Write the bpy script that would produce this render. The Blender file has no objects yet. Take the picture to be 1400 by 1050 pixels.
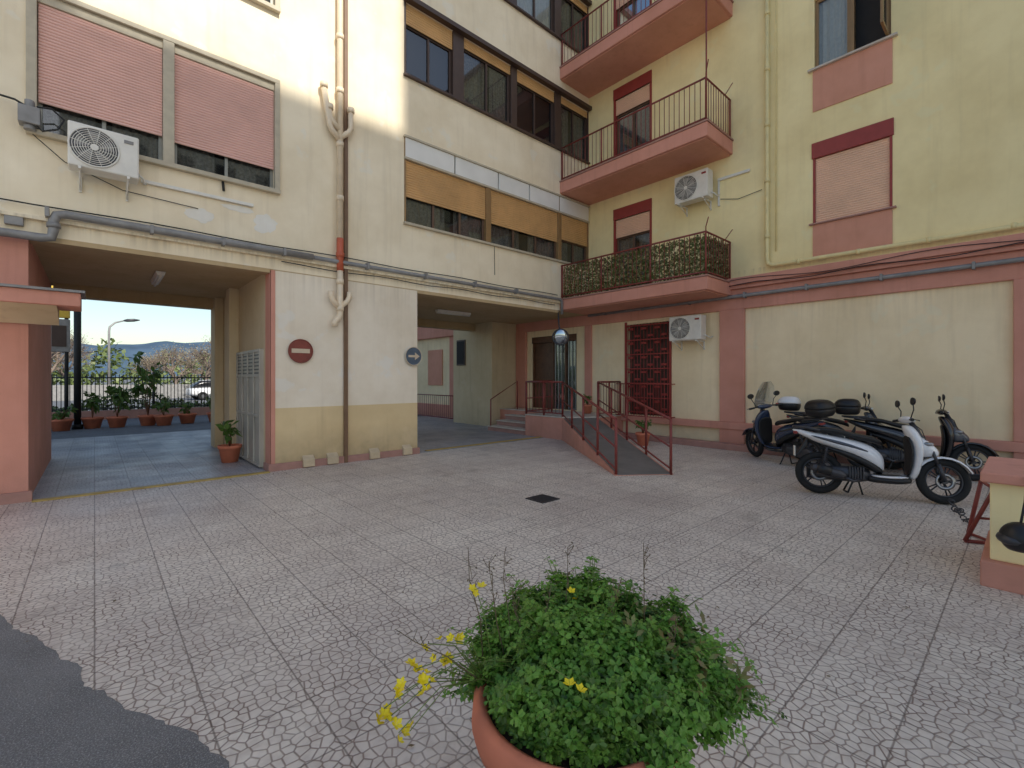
import bpy, math, random
from math import sin, cos, pi, radians
from mathutils import Vector, Matrix, noise as mnoise
random.seed(7)
SC = bpy.context.scene
TH = radians(41.9); CT, ST = cos(TH), sin(TH)
YA, XB = 8.68, 10.83
AX0, BYS = -4.2, -3.0      # left end of facade A, near end of facade B

def cw(X, Y, z=0.0):
    return Vector((X*CT+Y*ST, -X*ST+Y*CT, z))
def lin(c):
    r = []
    for v in c:
        v /= 255.0
        r.append(v/12.92 if v <= .04045 else ((v+.055)/1.055)**2.4)
    return (r[0], r[1], r[2], 1)

# ---------------------------------------------------------------- materials
def newmat(name):
    m = bpy.data.materials.new(name); m.use_nodes = True
    nt = m.node_tree; b = nt.nodes['Principled BSDF']
    return m, nt, b
def N(nt, t, **kw):
    n = nt.nodes.new(t)
    for k, v in kw.items():
        setattr(n, k, v)
    return n
def mixc(nt, fac, a, b, mode='MIX'):
    m = nt.nodes.new('ShaderNodeMix'); m.data_type = 'RGBA'; m.blend_type = mode
    for i, v in ((0, fac), (6, a), (7, b)):
        if hasattr(v, 'is_output'): nt.links.new(v, m.inputs[i])
        else: m.inputs[i].default_value = v
    return m.outputs[2]
def ramp(nt, src, p0, p1, c0=(0,0,0,1), c1=(1,1,1,1)):
    r = nt.nodes.new('ShaderNodeValToRGB')
    r.color_ramp.elements[0].position = p0; r.color_ramp.elements[1].position = p1
    r.color_ramp.elements[0].color = c0; r.color_ramp.elements[1].color = c1
    nt.links.new(src, r.inputs[0]); return r.outputs[0]
def noise(nt, vec, scale, detail=2, rough=.55):
    n = nt.nodes.new('ShaderNodeTexNoise'); n.inputs['Scale'].default_value = scale
    n.inputs['Detail'].default_value = detail; n.inputs['Roughness'].default_value = rough
    nt.links.new(vec, n.inputs['Vector']); return n.outputs['Fac']
def mapping(nt, vec, sc):
    m = nt.nodes.new('ShaderNodeMapping'); m.inputs['Scale'].default_value = sc
    nt.links.new(vec, m.inputs['Vector']); return m.outputs[0]
def bump(nt, b, h, strength, dist=.01):
    n = nt.nodes.new('ShaderNodeBump'); n.inputs['Strength'].default_value = strength
    n.inputs['Distance'].default_value = dist
    nt.links.new(h, n.inputs['Height']); nt.links.new(n.outputs[0], b.inputs['Normal'])
def geo(nt):
    return nt.nodes.new('ShaderNodeNewGeometry').outputs['Position']
def band_mask(nt, z, zc, w):
    mr = nt.nodes.new('ShaderNodeMapRange'); nt.links.new(z, mr.inputs[0])
    mr.inputs[1].default_value = zc-w; mr.inputs[2].default_value = zc; mr.inputs[3].default_value = 0; mr.inputs[4].default_value = 1
    lt = nt.nodes.new('ShaderNodeMath'); lt.operation = 'LESS_THAN'; nt.links.new(z, lt.inputs[0]); lt.inputs[1].default_value = zc+.02
    m = nt.nodes.new('ShaderNodeMath'); m.operation = 'MULTIPLY'; nt.links.new(mr.outputs[0], m.inputs[0]); nt.links.new(lt.outputs[0], m.inputs[1])
    return m.outputs[0]

def stucco(name, col, stain=.35, rough=.9, bmp=.25, dirt_low=0.0, patch=.22, drips=()):
    m, nt, b = newmat(name); P = geo(nt); c = lin(col)
    n1 = ramp(nt, noise(nt, P, .9, 4, .65), .35, .70)
    dark = (c[0]*.86, c[1]*.83, c[2]*.78, 1)
    o = mixc(nt, n1, c, dark)
    streak = noise(nt, mapping(nt, P, (5, 5, .35)), 1.3, 3, .6)
    st = ramp(nt, streak, .54, .80, (0,0,0,1), (stain,)*3+(1,))
    grime = (c[0]*.58, c[1]*.54, c[2]*.50, 1)
    o = mixc(nt, st, o, grime)
    if patch:
        pt = ramp(nt, noise(nt, P, 1.9, 3, .55), .63, .67, (0,0,0,1), (patch,)*3+(1,))
        o = mixc(nt, pt, o, (min(c[0]*1.05, .87), min(c[1]*1.08, .86), min(c[2]*1.22, .84), 1))
    if drips or dirt_low > 0:
        sep = nt.nodes.new('ShaderNodeSeparateXYZ'); nt.links.new(P, sep.inputs[0])
    if drips:
        fine = ramp(nt, noise(nt, mapping(nt, P, (9, 9, .25)), 1.6, 2, .6), .42, .70)
        for zc, w_, s_ in drips:
            mm = nt.nodes.new('ShaderNodeMath'); mm.operation = 'MULTIPLY'
            nt.links.new(band_mask(nt, sep.outputs[2], zc, w_), mm.inputs[0]); nt.links.new(fine, mm.inputs[1])
            m2 = nt.nodes.new('ShaderNodeMath'); m2.operation = 'MULTIPLY'; nt.links.new(mm.outputs[0], m2.inputs[0]); m2.inputs[1].default_value = s_
            o = mixc(nt, m2.outputs[0], o, (c[0]*.42, c[1]*.39, c[2]*.36, 1))
    if dirt_low > 0:
        mr = nt.nodes.new('ShaderNodeMapRange'); nt.links.new(sep.outputs[2], mr.inputs[0])
        mr.inputs[1].default_value = 0; mr.inputs[2].default_value = .7
        mr.inputs[3].default_value = dirt_low; mr.inputs[4].default_value = 0
        mm = nt.nodes.new('ShaderNodeMath'); mm.operation = 'MULTIPLY'
        nt.links.new(mr.outputs[0], mm.inputs[0]); nt.links.new(noise(nt, P, 5, 3), mm.inputs[1])
        o = mixc(nt, mm.outputs[0], o, (.12, .10, .08, 1))
    nt.links.new(o, b.inputs['Base Color']); b.inputs['Roughness'].default_value = rough
    b.inputs['Specular IOR Level'].default_value = .2
    if bmp: bump(nt, b, noise(nt, P, 50, 1, .6), bmp, .006)
    return m
def plain(name, col, rough=.5, metal=0, var=.18, scale=6, spec=.5, coat=0, bmp=0):
    m, nt, b = newmat(name); P = geo(nt); c = lin(col)
    n = ramp(nt, noise(nt, P, scale, 2, .6), .3, .72)
    o = mixc(nt, n, c, (c[0]*(1-var), c[1]*(1-var), c[2]*(1-var), 1))
    nt.links.new(o, b.inputs['Base Color'])
    b.inputs['Roughness'].default_value = rough; b.inputs['Metallic'].default_value = metal
    b.inputs['Specular IOR Level'].default_value = spec; b.inputs['Coat Weight'].default_value = coat
    if bmp: bump(nt, b, noise(nt, P, 60, 1), bmp, .004)
    return m
def leafmat(name, c1, c2, scale=9, trans=.25):
    m, nt, b = newmat(name); P = geo(nt)
    n = ramp(nt, noise(nt, P, scale, 2, .7), .35, .68)
    oi = N(nt, 'ShaderNodeTexWhiteNoise'); oi.noise_dimensions = '3D'
    sn = N(nt, 'ShaderNodeVectorMath', operation='SNAP'); nt.links.new(P, sn.inputs[0]); sn.inputs[1].default_value = (.02, .02, .02)
    nt.links.new(sn.outputs[0], oi.inputs['Vector'])
    o = mixc(nt, n, lin(c1), lin(c2))
    o = mixc(nt, ramp(nt, oi.outputs['Value'], 0, 1, (0,0,0,1), (.35,.35,.35,1)), o, (.25, .33, .06, 1))
    nt.links.new(o, b.inputs['Base Color']); b.inputs['Roughness'].default_value = .5
    if trans > .15:
        tr = N(nt, 'ShaderNodeBsdfTranslucent'); nt.links.new(o, tr.inputs['Color'])
        mx = N(nt, 'ShaderNodeMixShader'); mx.inputs[0].default_value = trans
        out = nt.nodes['Material Output']
        nt.links.new(b.outputs[0], mx.inputs[1]); nt.links.new(tr.outputs[0], mx.inputs[2]); nt.links.new(mx.outputs[0], out.inputs[0])
    return m

def tile_mat(name, light, dark, line, wet=0):
    m, nt, b = newmat(name); P = geo(nt)
    T = .40
    sep = N(nt, 'ShaderNodeSeparateXYZ'); nt.links.new(P, sep.inputs[0])
    pps = []
    for i in (0, 1):
        pp = N(nt, 'ShaderNodeMath', operation='PINGPONG'); nt.links.new(sep.outputs[i], pp.inputs[0]); pp.inputs[1].default_value = T/2
        pps.append(pp)
    mn = N(nt, 'ShaderNodeMath', operation='MINIMUM'); nt.links.new(pps[0].outputs[0], mn.inputs[0]); nt.links.new(pps[1].outputs[0], mn.inputs[1])
    seam = N(nt, 'ShaderNodeMapRange'); nt.links.new(mn.outputs[0], seam.inputs[0])
    seam.inputs[1].default_value = .002; seam.inputs[2].default_value = .006; seam.inputs[3].default_value = .65; seam.inputs[4].default_value = 0
    sn = N(nt, 'ShaderNodeVectorMath', operation='SNAP'); nt.links.new(P, sn.inputs[0]); sn.inputs[1].default_value = (T, T, 10)
    wn = N(nt, 'ShaderNodeTexWhiteNoise'); nt.links.new(sn.outputs[0], wn.inputs['Vector'])
    v = N(nt, 'ShaderNodeTexVoronoi', feature='DISTANCE_TO_EDGE'); v.inputs['Scale'].default_value = 20; v.voronoi_dimensions = '2D'
    v.inputs['Randomness'].default_value = .9
    nt.links.new(P, v.inputs['Vector'])
    cr = N(nt, 'ShaderNodeMapRange'); nt.links.new(v.outputs['Distance'], cr.inputs[0])
    cr.inputs[1].default_value = .03; cr.inputs[2].default_value = .11; cr.inputs[3].default_value = 1; cr.inputs[4].default_value = 0
    big = ramp(nt, noise(nt, P, .42, 5, .66), .36, .66)
    base = mixc(nt, big, lin(light), lin(dark))
    base = mixc(nt, .24, base, mixc(nt, wn.outputs['Value'], lin(dark), (.78, .72, .63, 1)))
    base = mixc(nt, ramp(nt, noise(nt, P, 14, 3), .42, .8, (0,0,0,1), (.36,.36,.36,1)), base, lin(line))
    mul = N(nt, 'ShaderNodeMath', operation='MULTIPLY'); nt.links.new(cr.outputs[0], mul.inputs[0])
    nt.links.new(ramp(nt, noise(nt, P, 2.2, 3, .6), .28, .72, (.45,.45,.45,1), (1,1,1,1)), mul.inputs[1])
    o = mixc(nt, mul.outputs[0], base, lin(line))
    o = mixc(nt, seam.outputs[0], o, lin((88, 76, 70)))
    spots = ramp(nt, noise(nt, P, 1.5, 4, .6), .60, .78, (0,0,0,1), (.5,.5,.5,1))
    o = mixc(nt, spots, o, lin((112, 100, 92)))
    nt.links.new(o, b.inputs['Base Color'])
    rr = ramp(nt, noise(nt, P, 1.1, 2), .3, .7, (.38-wet,)*3+(1,), (.62-wet,)*3+(1,))
    nt.links.new(rr, b.inputs['Roughness']); b.inputs['Specular IOR Level'].default_value = .45
    sub = N(nt, 'ShaderNodeMath', operation='MAXIMUM'); nt.links.new(cr.outputs[0], sub.inputs[0]); nt.links.new(seam.outputs[0], sub.inputs[1])
    inv = N(nt, 'ShaderNodeMath', operation='SUBTRACT'); inv.inputs[0].default_value = 1; nt.links.new(sub.outputs[0], inv.inputs[1])
    bump(nt, b, inv.outputs[0], .5, .004)
    return m

def asphalt_mat(name, col=(92, 92, 94)):
    m, nt, b = newmat(name); P = geo(nt); c = lin(col)
    o = mixc(nt, ramp(nt, noise(nt, P, 1.2, 5, .65), .35, .7), c, (c[0]*.62, c[1]*.62, c[2]*.63, 1))
    o = mixc(nt, ramp(nt, noise(nt, P, 140, 1), .5, .75, (0,0,0,1), (.8,.8,.8,1)), o, (c[0]*2, c[1]*2, c[2]*2, 1))
    nt.links.new(o, b.inputs['Base Color']); b.inputs['Roughness'].default_value = .85
    bump(nt, b, noise(nt, P, 110, 2), .8, .010); return m

def glass_mat(name, tint=(.62, .66, .66, 1), fac=.14):
    m, nt, b = newmat(name); out = nt.nodes['Material Output']
    t = N(nt, 'ShaderNodeBsdfTransparent'); t.inputs[0].default_value = tint
    g = N(nt, 'ShaderNodeBsdfGlossy'); g.inputs['Roughness'].default_value = .03; g.inputs[0].default_value = (.9, .95, 1, 1)
    lw = N(nt, 'ShaderNodeLayerWeight'); lw.inputs[0].default_value = .3
    ad = N(nt, 'ShaderNodeMath', operation='MULTIPLY_ADD'); nt.links.new(lw.outputs['Fresnel'], ad.inputs[0]); ad.inputs[1].default_value = .5; ad.inputs[2].default_value = fac*.5
    mx = N(nt, 'ShaderNodeMixShader'); nt.links.new(ad.outputs[0], mx.inputs[0]); nt.links.new(t.outputs[0], mx.inputs[1]); nt.links.new(g.outputs[0], mx.inputs[2])
    nt.links.new(mx.outputs[0], out.inputs[0]); return m

M = {}
M['cream'] = stucco('cream_stucco', (252, 238, 210), .26, patch=.3, drips=((3.68, .22, .5),))
M['yellow'] = stucco('yellow_stucco', (255, 238, 184), .22, drips=((4.0, .16, .4),))
M['pierwhite'] = stucco('pier_stucco', (246, 234, 214), .22, patch=.35, drips=((3.45, .6, .25),))
M['tan'] = stucco('tan_stucco', (230, 206, 162), .3, dirt_low=.8)
M['beige'] = stucco('beige_panel', (254, 234, 196), .24, dirt_low=.4, drips=((3.15, .5, .2),))
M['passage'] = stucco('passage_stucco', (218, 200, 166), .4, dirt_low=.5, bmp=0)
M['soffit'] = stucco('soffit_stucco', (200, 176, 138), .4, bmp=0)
M['pink'] = stucco('pink_stucco', (218, 156, 138), .35, dirt_low=.4, patch=0)
M['pinklt'] = stucco('pink_panel', (222, 162, 140), .3, patch=0)
M['pinkplinth'] = plain('pink_plinth', (176, 132, 120), .5, bmp=.3)
M['redtrim'] = plain('red_trim', (158, 62, 56), .5)
M['rail'] = plain('rail_paint', (146, 64, 56), .45, var=.4)
M['shutpink'] = plain('pink_shutter', (238, 192, 178), .5, var=.12, scale=2)
M['shutpeach'] = plain('peach_shutter', (246, 204, 174), .5, var=.12, scale=2)
M['shuttan'] = plain('tan_shutter', (222, 176, 118), .5, var=.2, scale=2)
M['alugrey'] = plain('grey_aluminium', (150, 150, 142), .45, metal=.3)
M['frametaupe'] = plain('taupe_frame', (200, 188, 164), .6)
M['brown'] = plain('brown_frame', (104, 78, 60), .5)
M['dkbrown'] = plain('dark_brown_frame', (78, 60, 52), .5)
M['bronze'] = plain('bronze_frame', (156, 124, 84), .4, metal=.2)
M['whitepanel'] = plain('white_panel', (240, 238, 232), .5, var=.12, scale=1.5)
M['white'] = plain('white_plastic', (236, 232, 222), .45, var=.12)
M['glass'] = glass_mat('window_glass')
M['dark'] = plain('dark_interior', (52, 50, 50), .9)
M['curtain'] = plain('curtain_fabric', (234, 230, 222), .9, var=.15, scale=18)
M['lace'] = plain('lace_curtain', (150, 142, 134), .9, var=.6, scale=26)
M['grey'] = plain('grey_pipe', (150, 148, 146), .5, metal=.1, var=.3)
M['creampipe'] = plain('cream_pipe', (244, 224, 194), .5, var=.14)
M['ventbeige'] = plain('vent_beige', (210, 190, 158), .6, var=.2)
M['yelpipe'] = plain('yellow_pipe', (244, 226, 166), .5, var=.14)
M['orange'] = plain('orange_pipe', (206, 104, 74), .5)
M['brownpipe'] = plain('brown_conduit', (124, 94, 70), .5)
M['black'] = plain('black_plastic', (28, 28, 30), .45, var=.2)
M['rubber'] = plain('tyre_rubber', (28, 28, 29), .8, var=.25, scale=30)
M['metal'] = plain('brushed_metal', (160, 162, 166), .3, metal=.9)
M['dkmetal'] = plain('dark_metal', (76, 76, 80), .4, metal=.5)
M['iron'] = plain('black_iron', (34, 36, 38), .55)
M['cable'] = plain('black_cable', (36, 36, 36), .6)
M['terracotta'] = plain('terracotta', (222, 132, 100), .75, var=.24, scale=5, bmp=.4)
M['soil'] = plain('soil', (60, 46, 36), .95, bmp=1)
M['greydoor'] = plain('grey_metal_door', (190, 186, 174), .5, metal=.1, var=.25, scale=2)
M['ramp'] = plain('ramp_rubber', (124, 118, 112), .7, var=.25, scale=3, bmp=.6)
M['yellowline'] = plain('yellow_threshold', (192, 164, 92), .6, var=.3, scale=5)
M['stone'] = plain('marble_step', (212, 202, 188), .4, var=.25, scale=4)
M['signred'] = plain('faded_sign_red', (140, 66, 52), .5, var=.3, scale=7)
M['signblue'] = plain('faded_sign_blue', (84, 100, 118), .4, var=.3, scale=9)
M['signcream'] = plain('sign_cream', (220, 200, 172), .5)
M['wood'] = plain('varnished_wood', (104, 68, 46), .35, var=.4)
M['tile'] = tile_mat('crackle_tiles', (244, 234, 220), (202, 190, 180), (122, 100, 90))
M['tileblue'] = tile_mat('grey_tiles', (186, 188, 194), (140, 142, 150), (70, 68, 72), wet=.08)
M['asphalt'] = asphalt_mat('asphalt', (126, 125, 124))
M['road'] = asphalt_mat('road_asphalt', (110, 112, 116))

# ---------------------------------------------------------------- mesh builder
class MB:
    def __init__(s): s.v = []; s.f = []; s.sm = []
    def face(s, pts, sm=False):
        i = len(s.v); s.v += [tuple(p) for p in pts]; s.f.append(tuple(range(i, i+len(pts)))); s.sm.append(sm)
    def box(s, x0, x1, y0, y1, z0, z1):
        if x0 > x1: x0, x1 = x1, x0
        if y0 > y1: y0, y1 = y1, y0
        if z0 > z1: z0, z1 = z1, z0
        i = len(s.v)
        s.v += [(x0,y0,z0),(x1,y0,z0),(x1,y1,z0),(x0,y1,z0),(x0,y0,z1),(x1,y0,z1),(x1,y1,z1),(x0,y1,z1)]
        for q in ((0,3,2,1),(4,5,6,7),(0,1,5,4),(1,2,6,5),(2,3,7,6),(3,0,4,7)):
            s.f.append(tuple(i+k for k in q)); s.sm.append(False)
        return s
    def prism(s, poly, z0, z1):
        n = len(poly); i = len(s.v)
        z0s = z0 if isinstance(z0, (list, tuple)) else [z0]*n
        z1s = z1 if isinstance(z1, (list, tuple)) else [z1]*n
        s.v += [(p[0], p[1], z0s[k]) for k, p in enumerate(poly)] + [(p[0], p[1], z1s[k]) for k, p in enumerate(poly)]
        s.f.append(tuple(reversed(range(i, i+n)))); s.sm.append(False)
        s.f.append(tuple(range(i+n, i+2*n))); s.sm.append(False)
        for k in range(n):
            s.f.append((i+k, i+(k+1) % n, i+n+(k+1) % n, i+n+k)); s.sm.append(False)
    def loft(s, rings, cap=True, closed=True, sm=True):
        i = len(s.v); n = len(rings[0])
        for r in rings: s.v += [tuple(p) for p in r]
        for a in range(len(rings)-1):
            for k in range(n if closed else n-1):
                k2 = (k+1) % n
                s.f.append((i+a*n+k, i+a*n+k2, i+(a+1)*n+k2, i+(a+1)*n+k)); s.sm.append(sm)
        if cap and closed:
            s.f.append(tuple(reversed(range(i, i+n)))); s.sm.append(False)
            j = i+(len(rings)-1)*n
            s.f.append(tuple(range(j, j+n))); s.sm.append(False)
    def tube(s, pts, r, n=8, cap=True):
        pts = [Vector(p) for p in pts]; rings = []
        rs = r if isinstance(r, (list, tuple)) else [r]*len(pts)
        up = None
        for k, p in enumerate(pts):
            if k == 0: t = pts[1]-p
            elif k == len(pts)-1: t = p-pts[k-1]
            else: t = (pts[k+1]-p).normalized()+(p-pts[k-1]).normalized()
            if t.length < 1e-9: t = Vector((0,0,1))
            t.normalize()
            if up is None:
                up = Vector((0,0,1)) if abs(t.z) < .9 else Vector((1,0,0))
            a = t.cross(up)
            if a.length < 1e-4: a = t.cross(Vector((0.3,1,0.2)))
            a.normalize(); bb = a.cross(t).normalized(); up = bb
            rings.append([p+(a*cos(2*pi*q/n)+bb*sin(2*pi*q/n))*rs[k] for q in range(n)])
        s.loft(rings, cap)
        return s
    def disc(s, c, nrm, r, n=24, th=.01):
        c = Vector(c); nrm = Vector(nrm).normalized()
        s.tube([c, c+nrm*th], r, n)
    def torus(s, c, axis, R, r, n=28, m=10, sq=1.0):
        c = Vector(c); ax = Vector(axis).normalized()
        a = ax.cross(Vector((0,0,1)) if abs(ax.z) < .9 else Vector((1,0,0))).normalized(); b = ax.cross(a)
        rings = []
        for i in range(n+1):
            d = a*cos(2*pi*i/n)+b*sin(2*pi*i/n)
            rings.append([c+d*(R+r*cos(2*pi*k/m))+ax*(r*sq*sin(2*pi*k/m)) for k in range(m)])
        s.loft(rings, cap=False)
    def ell(s, c, rx, ry, rz, n=14, m=8, zmin=-1):
        rings = []
        for i in range(m+1):
            t = -pi/2+pi*i/m
            z = max(sin(t), zmin); rr = max(cos(t), .02)
            rings.append([(c[0]+rx*rr*cos(2*pi*k/n), c[1]+ry*rr*sin(2*pi*k/n), c[2]+rz*z) for k in range(n)])
        s.loft(rings)
    def obj(s, name, mat, parent=None, bevel=0, sub=0, mats=None):
        me = bpy.data.meshes.new(name); me.from_pydata(s.v, [], s.f); me.update()
        me.polygons.foreach_set('use_smooth', s.sm)
        me.materials.append(M[mat] if isinstance(mat, str) else mat)
        o = bpy.data.objects.new(name, me); SC.collection.objects.link(o)
        if parent: o.parent = parent
        if bevel:
            md = o.modifiers.new('b', 'BEVEL'); md.width = bevel; md.segments = 2; md.limit_method = 'ANGLE'
        if sub:
            md = o.modifiers.new('s', 'SUBSURF'); md.levels = sub; md.render_levels = sub
        return o
def empty(name, loc=(0,0,0)):
    o = bpy.data.objects.new(name, None); SC.collection.objects.link(o); o.location = loc; return o
def W(wall, s, n, z):
    return Vector((s, YA-n, z)) if wall == 'A' else Vector((XB-n, s, z))
def wbox(mb, wall, s0, s1, n0, n1, z0, z1):
    if wall == 'A': mb.box(s0, s1, YA-n1, YA-n0, z0, z1)
    else: mb.box(XB-n1, XB-n0, s0, s1, z0, z1)
def holed_wall(wall, s0, s1, z0, z1, t, holes):
    mb = MB()
    ss = sorted(set([s0, s1]+[h[0] for h in holes]+[h[1] for h in holes]))
    zs = sorted(set([z0, z1]+[h[2] for h in holes]+[h[3] for h in holes]))
    for a in range(len(ss)-1):
        for b in range(len(zs)-1):
            cs, cz = (ss[a]+ss[a+1])/2, (zs[b]+zs[b+1])/2
            if any(h[0] < cs < h[1] and h[2] < cz < h[3] for h in holes): continue
            mb.face([W(wall, ss[a], 0, zs[b]), W(wall, ss[a+1], 0, zs[b]), W(wall, ss[a+1], 0, zs[b+1]), W(wall, ss[a], 0, zs[b+1])])
    rects = [(s0, s1, z0, z1)]+list(holes)
    for (a, b, c, d) in rects:
        for (p, q, r, u) in ((a, c, b, c), (b, c, b, d), (b, d, a, d), (a, d, a, c)):
            mb.face([W(wall, p, 0, q), W(wall, r, 0, u), W(wall, r, -t, u), W(wall, p, -t, q)])
    return mb
def shutter(wall, s0, s1, z0, z1, n, mat, parent, pitch=.045):
    mb = MB(); k = max(2, int((z1-z0)/pitch)); p = (z1-z0)/k
    for i in range(k):
        a = z0+i*p
        prof = [(n-.008, a), (n+.004, a+p*.14), (n+.009, a+p*.5), (n+.003, a+p*.86), (n-.008, a+p)]
        for j in range(4):
            mb.face([W(wall, s0, prof[j][0], prof[j][1]), W(wall, s1, prof[j][0], prof[j][1]), W(wall, s1, prof[j+1][0], prof[j+1][1]), W(wall, s0, prof[j+1][0], prof[j+1][1])], True)
    return mb.obj('roller_shutter', mat, parent)
def window(wall, s0, s1, z0, z1, parent, fmat='brown', panes=2, n=-.10, fw=.045, curtain=None):
    fr = MB(); gl = MB()
    wbox(fr, wall, s0, s1, n-.03, n+.02, z0, z0+fw); wbox(fr, wall, s0, s1, n-.03, n+.02, z1-fw, z1)
    w = (s1-s0)/panes
    for i in range(panes+1):
        c = s0+i*w
        a, b = c-fw/2, c+fw/2
        if i == 0: a, b = s0, s0+fw
        if i == panes: a, b = s1-fw, s1
        wbox(fr, wall, a, b, n-.03, n+.022, z0+fw, z1-fw)
    gl.face([W(wall, s0+.01, n-.008, z0+.01), W(wall, s1-.01, n-.008, z0+.01), W(wall, s1-.01, n-.008, z1-.01), W(wall, s0+.01, n-.008, z1-.01)])
    fr.obj('window_frame', fmat, parent, bevel=.004); gl.obj('window_glass', 'glass', parent)
    if curtain:
        cb = MB(); K = int((s1-s0)/.03)
        pts = [(s0+(s1-s0)*i/K, n-.055+.012*sin(i*1.7)+.006*sin(i*.63)) for i in range(K+1)]
        gap = random.uniform(.35, .6)
        for i in range(K):
            f = i/K
            if curtain == 'lace' and panes > 1 and gap < f < gap+.12: continue
            a, b = pts[i], pts[i+1]
            cb.face([W(wall, a[0], a[1], z0), W(wall, b[0], b[1], z0), W(wall, b[0], b[1], z1), W(wall, a[0], a[1], z1)], True)
        cb.obj('curtain', curtain, parent)

# ---------------------------------------------------------------- ground
g = MB(); g.face([(-5000,-5000,0),(5000,-5000,0),(5000,5000,0),(-5000,5000,0)]); g.obj('ground', 'road')
g = MB(); g.face([(-14,-22,.004),(XB,-22,.004),(XB,YA,.004),(-14,YA,.004)]); g.obj('courtyard_pavement', 'tile')
g = MB(); g.face([(-9,YA,.004),(XB,YA,.004),(XB,17,.004),(-9,17,.004)]); g.obj('passage_pavement', 'tileblue')
pts = []
for i in range(401):
    t = i/400; y = -8+14.4*t
    x = 1.22-.366*y if y > 0 else 1.22-.366*y*0.4
    x += .10*mnoise.noise(Vector((0, y*1.1, 3)))+.035*mnoise.noise(Vector((0, y*5, 7)))+.022*mnoise.noise(Vector((0, y*17, 1)))+.012*mnoise.noise(Vector((0, y*40, 1)))
    pts.append((x, y, .008))
g = MB()
for i in range(400):
    a, b = pts[i], pts[i+1]
    g.face([(-4, a[1], .008), a, b, (-4, b[1], .008)])
g.obj('asphalt_driveway', 'asphalt')
dr = empty('drain_grate')
mb = MB(); cx, cy = 4.4, 4.3; mb.box(cx-.15, cx+.15, cy-.15, cy+.15, .005, .009); mb.obj('pit', 'dark', dr)
mb = MB()
for i in range(8): mb.box(cx-.15, cx+.15, cy-.14+i*.037, cy-.12+i*.037, .009, .014)
mb.box(cx-.16, cx+.16, cy-.16, cy-.145, .006, .016); mb.box(cx-.16, cx+.16, cy+.145, cy+.16, .006, .016)
mb.box(cx-.16, cx-.145, cy-.145, cy+.145, .006, .016); mb.box(cx+.145, cx+.16, cy-.145, cy+.145, .006, .016)
mb.obj('grate_bars', 'dkmetal', dr)
th = MB(); th.box(-.6, 2.2, YA-.14, YA-.02, .006, .022); th.obj('threshold_strip', 'yellowline')
th = MB(); th.box(5.4, 9.0, YA+.1, YA+.22, .006, .02); th.obj('threshold_strip', 'yellowline')

# ---------------------------------------------------------------- building
BLD = empty('apartment_building')
SOF = 3.47; TOP = 13.2
holesA = [(-.56, 2.30, 4.83, 6.66), (-.56, 2.30, 7.95, 9.7), (4.78, 10.80, 4.84, 6.60), (4.78, 10.80, 7.92, 9.42), (4.78, 10.80, 10.97, 12.5)]
holed_wall('A', AX0, XB, SOF, TOP, .2, holesA).obj('facade_wall', 'cream', BLD)
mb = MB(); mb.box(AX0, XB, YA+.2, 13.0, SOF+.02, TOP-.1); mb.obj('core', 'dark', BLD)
mb = MB(); mb.box(AX0-.1, 17, YA-.15, 13.3, TOP+.001, TOP+.15); mb.box(XB-.15, 17, BYS-.1, YA-.151, TOP+.001, TOP+.15); mb.obj('roof', 'pinkplinth', BLD)
mb = MB(); mb.box(AX0, XB, YA+.001, 12.999, SOF-.02, SOF+.01)
mb.box(-.6, 2.24, 12.7, 13.0, 3.22, SOF-.02); mb.box(5.09, 9.7, 12.7, 13.0, 3.22, SOF-.02)
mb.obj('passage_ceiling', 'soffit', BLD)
mb = MB(); mb.box(AX0, 11, 13.0, 13.2, SOF, TOP); mb.obj('street_facade', 'cream', BLD)
mb = MB(); mb.box(AX0-.2, AX0, YA, 13.2, SOF, TOP); mb.obj('end_wall', 'cream', BLD)
mb = MB(); mb.box(2.24, 5.09, YA, 13.0, 1.08, SOF-.02); mb.obj('pier_upper', 'pierwhite', BLD)
mb = MB(); mb.box(2.24, 5.09, YA-.003, 13.0, 0, 1.08); mb.obj('pier_lower', 'tan', BLD)
mb = MB(); mb.box(2.20, 5.13, YA-.045, YA-.003, 0, .13); mb.box(2.2, 2.24, YA-.003, YA+.3, 0, .13); mb.box(5.09, 5.13, YA-.003, 13, 0, .13); mb.obj('pier_plinth', 'pinkplinth', BLD, bevel=.006)
mb = MB(); mb.box(2.232, 2.31, YA-.012, YA-.004, .13, SOF-.02); mb.box(2.228, 2.24, YA-.012, YA+.28, .13, SOF-.02); mb.obj('pier_corner_band', 'pink', BLD)
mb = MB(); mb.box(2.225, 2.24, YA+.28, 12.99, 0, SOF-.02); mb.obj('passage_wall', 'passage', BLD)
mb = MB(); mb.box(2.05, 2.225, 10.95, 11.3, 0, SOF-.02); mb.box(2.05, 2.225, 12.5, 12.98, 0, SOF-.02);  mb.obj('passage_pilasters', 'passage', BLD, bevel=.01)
mb = MB(); mb.box(AX0, -.64, YA, 13.0, 0, SOF-.02); mb.obj('left_pillar', 'pink', BLD)
mb = MB(); mb.box(AX0, -.60, YA-.05, YA-.001, 0, .14); mb.obj('left_pillar_plinth', 'pinkplinth', BLD, bevel=.006)
mb = MB(); mb.box(2.18, 2.224, 9.05, 10.85, .03, 2.12); mb.obj('passage_door', 'greydoor', BLD)
mb = MB()
for i in range(5):
    yy = 9.05+i*.4375; mb.box(2.155, 2.179, yy, yy+.045, .03, 2.12)
for zz in (.03, .9, 1.62, 2.07): 
    for i in range(4): mb.box(2.158, 2.179, 9.096+i*.4375, 9.486+i*.4375, zz, zz+.05)
mb.obj('door_rails', 'greydoor', BLD, bevel=.004)
mb = MB()
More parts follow.
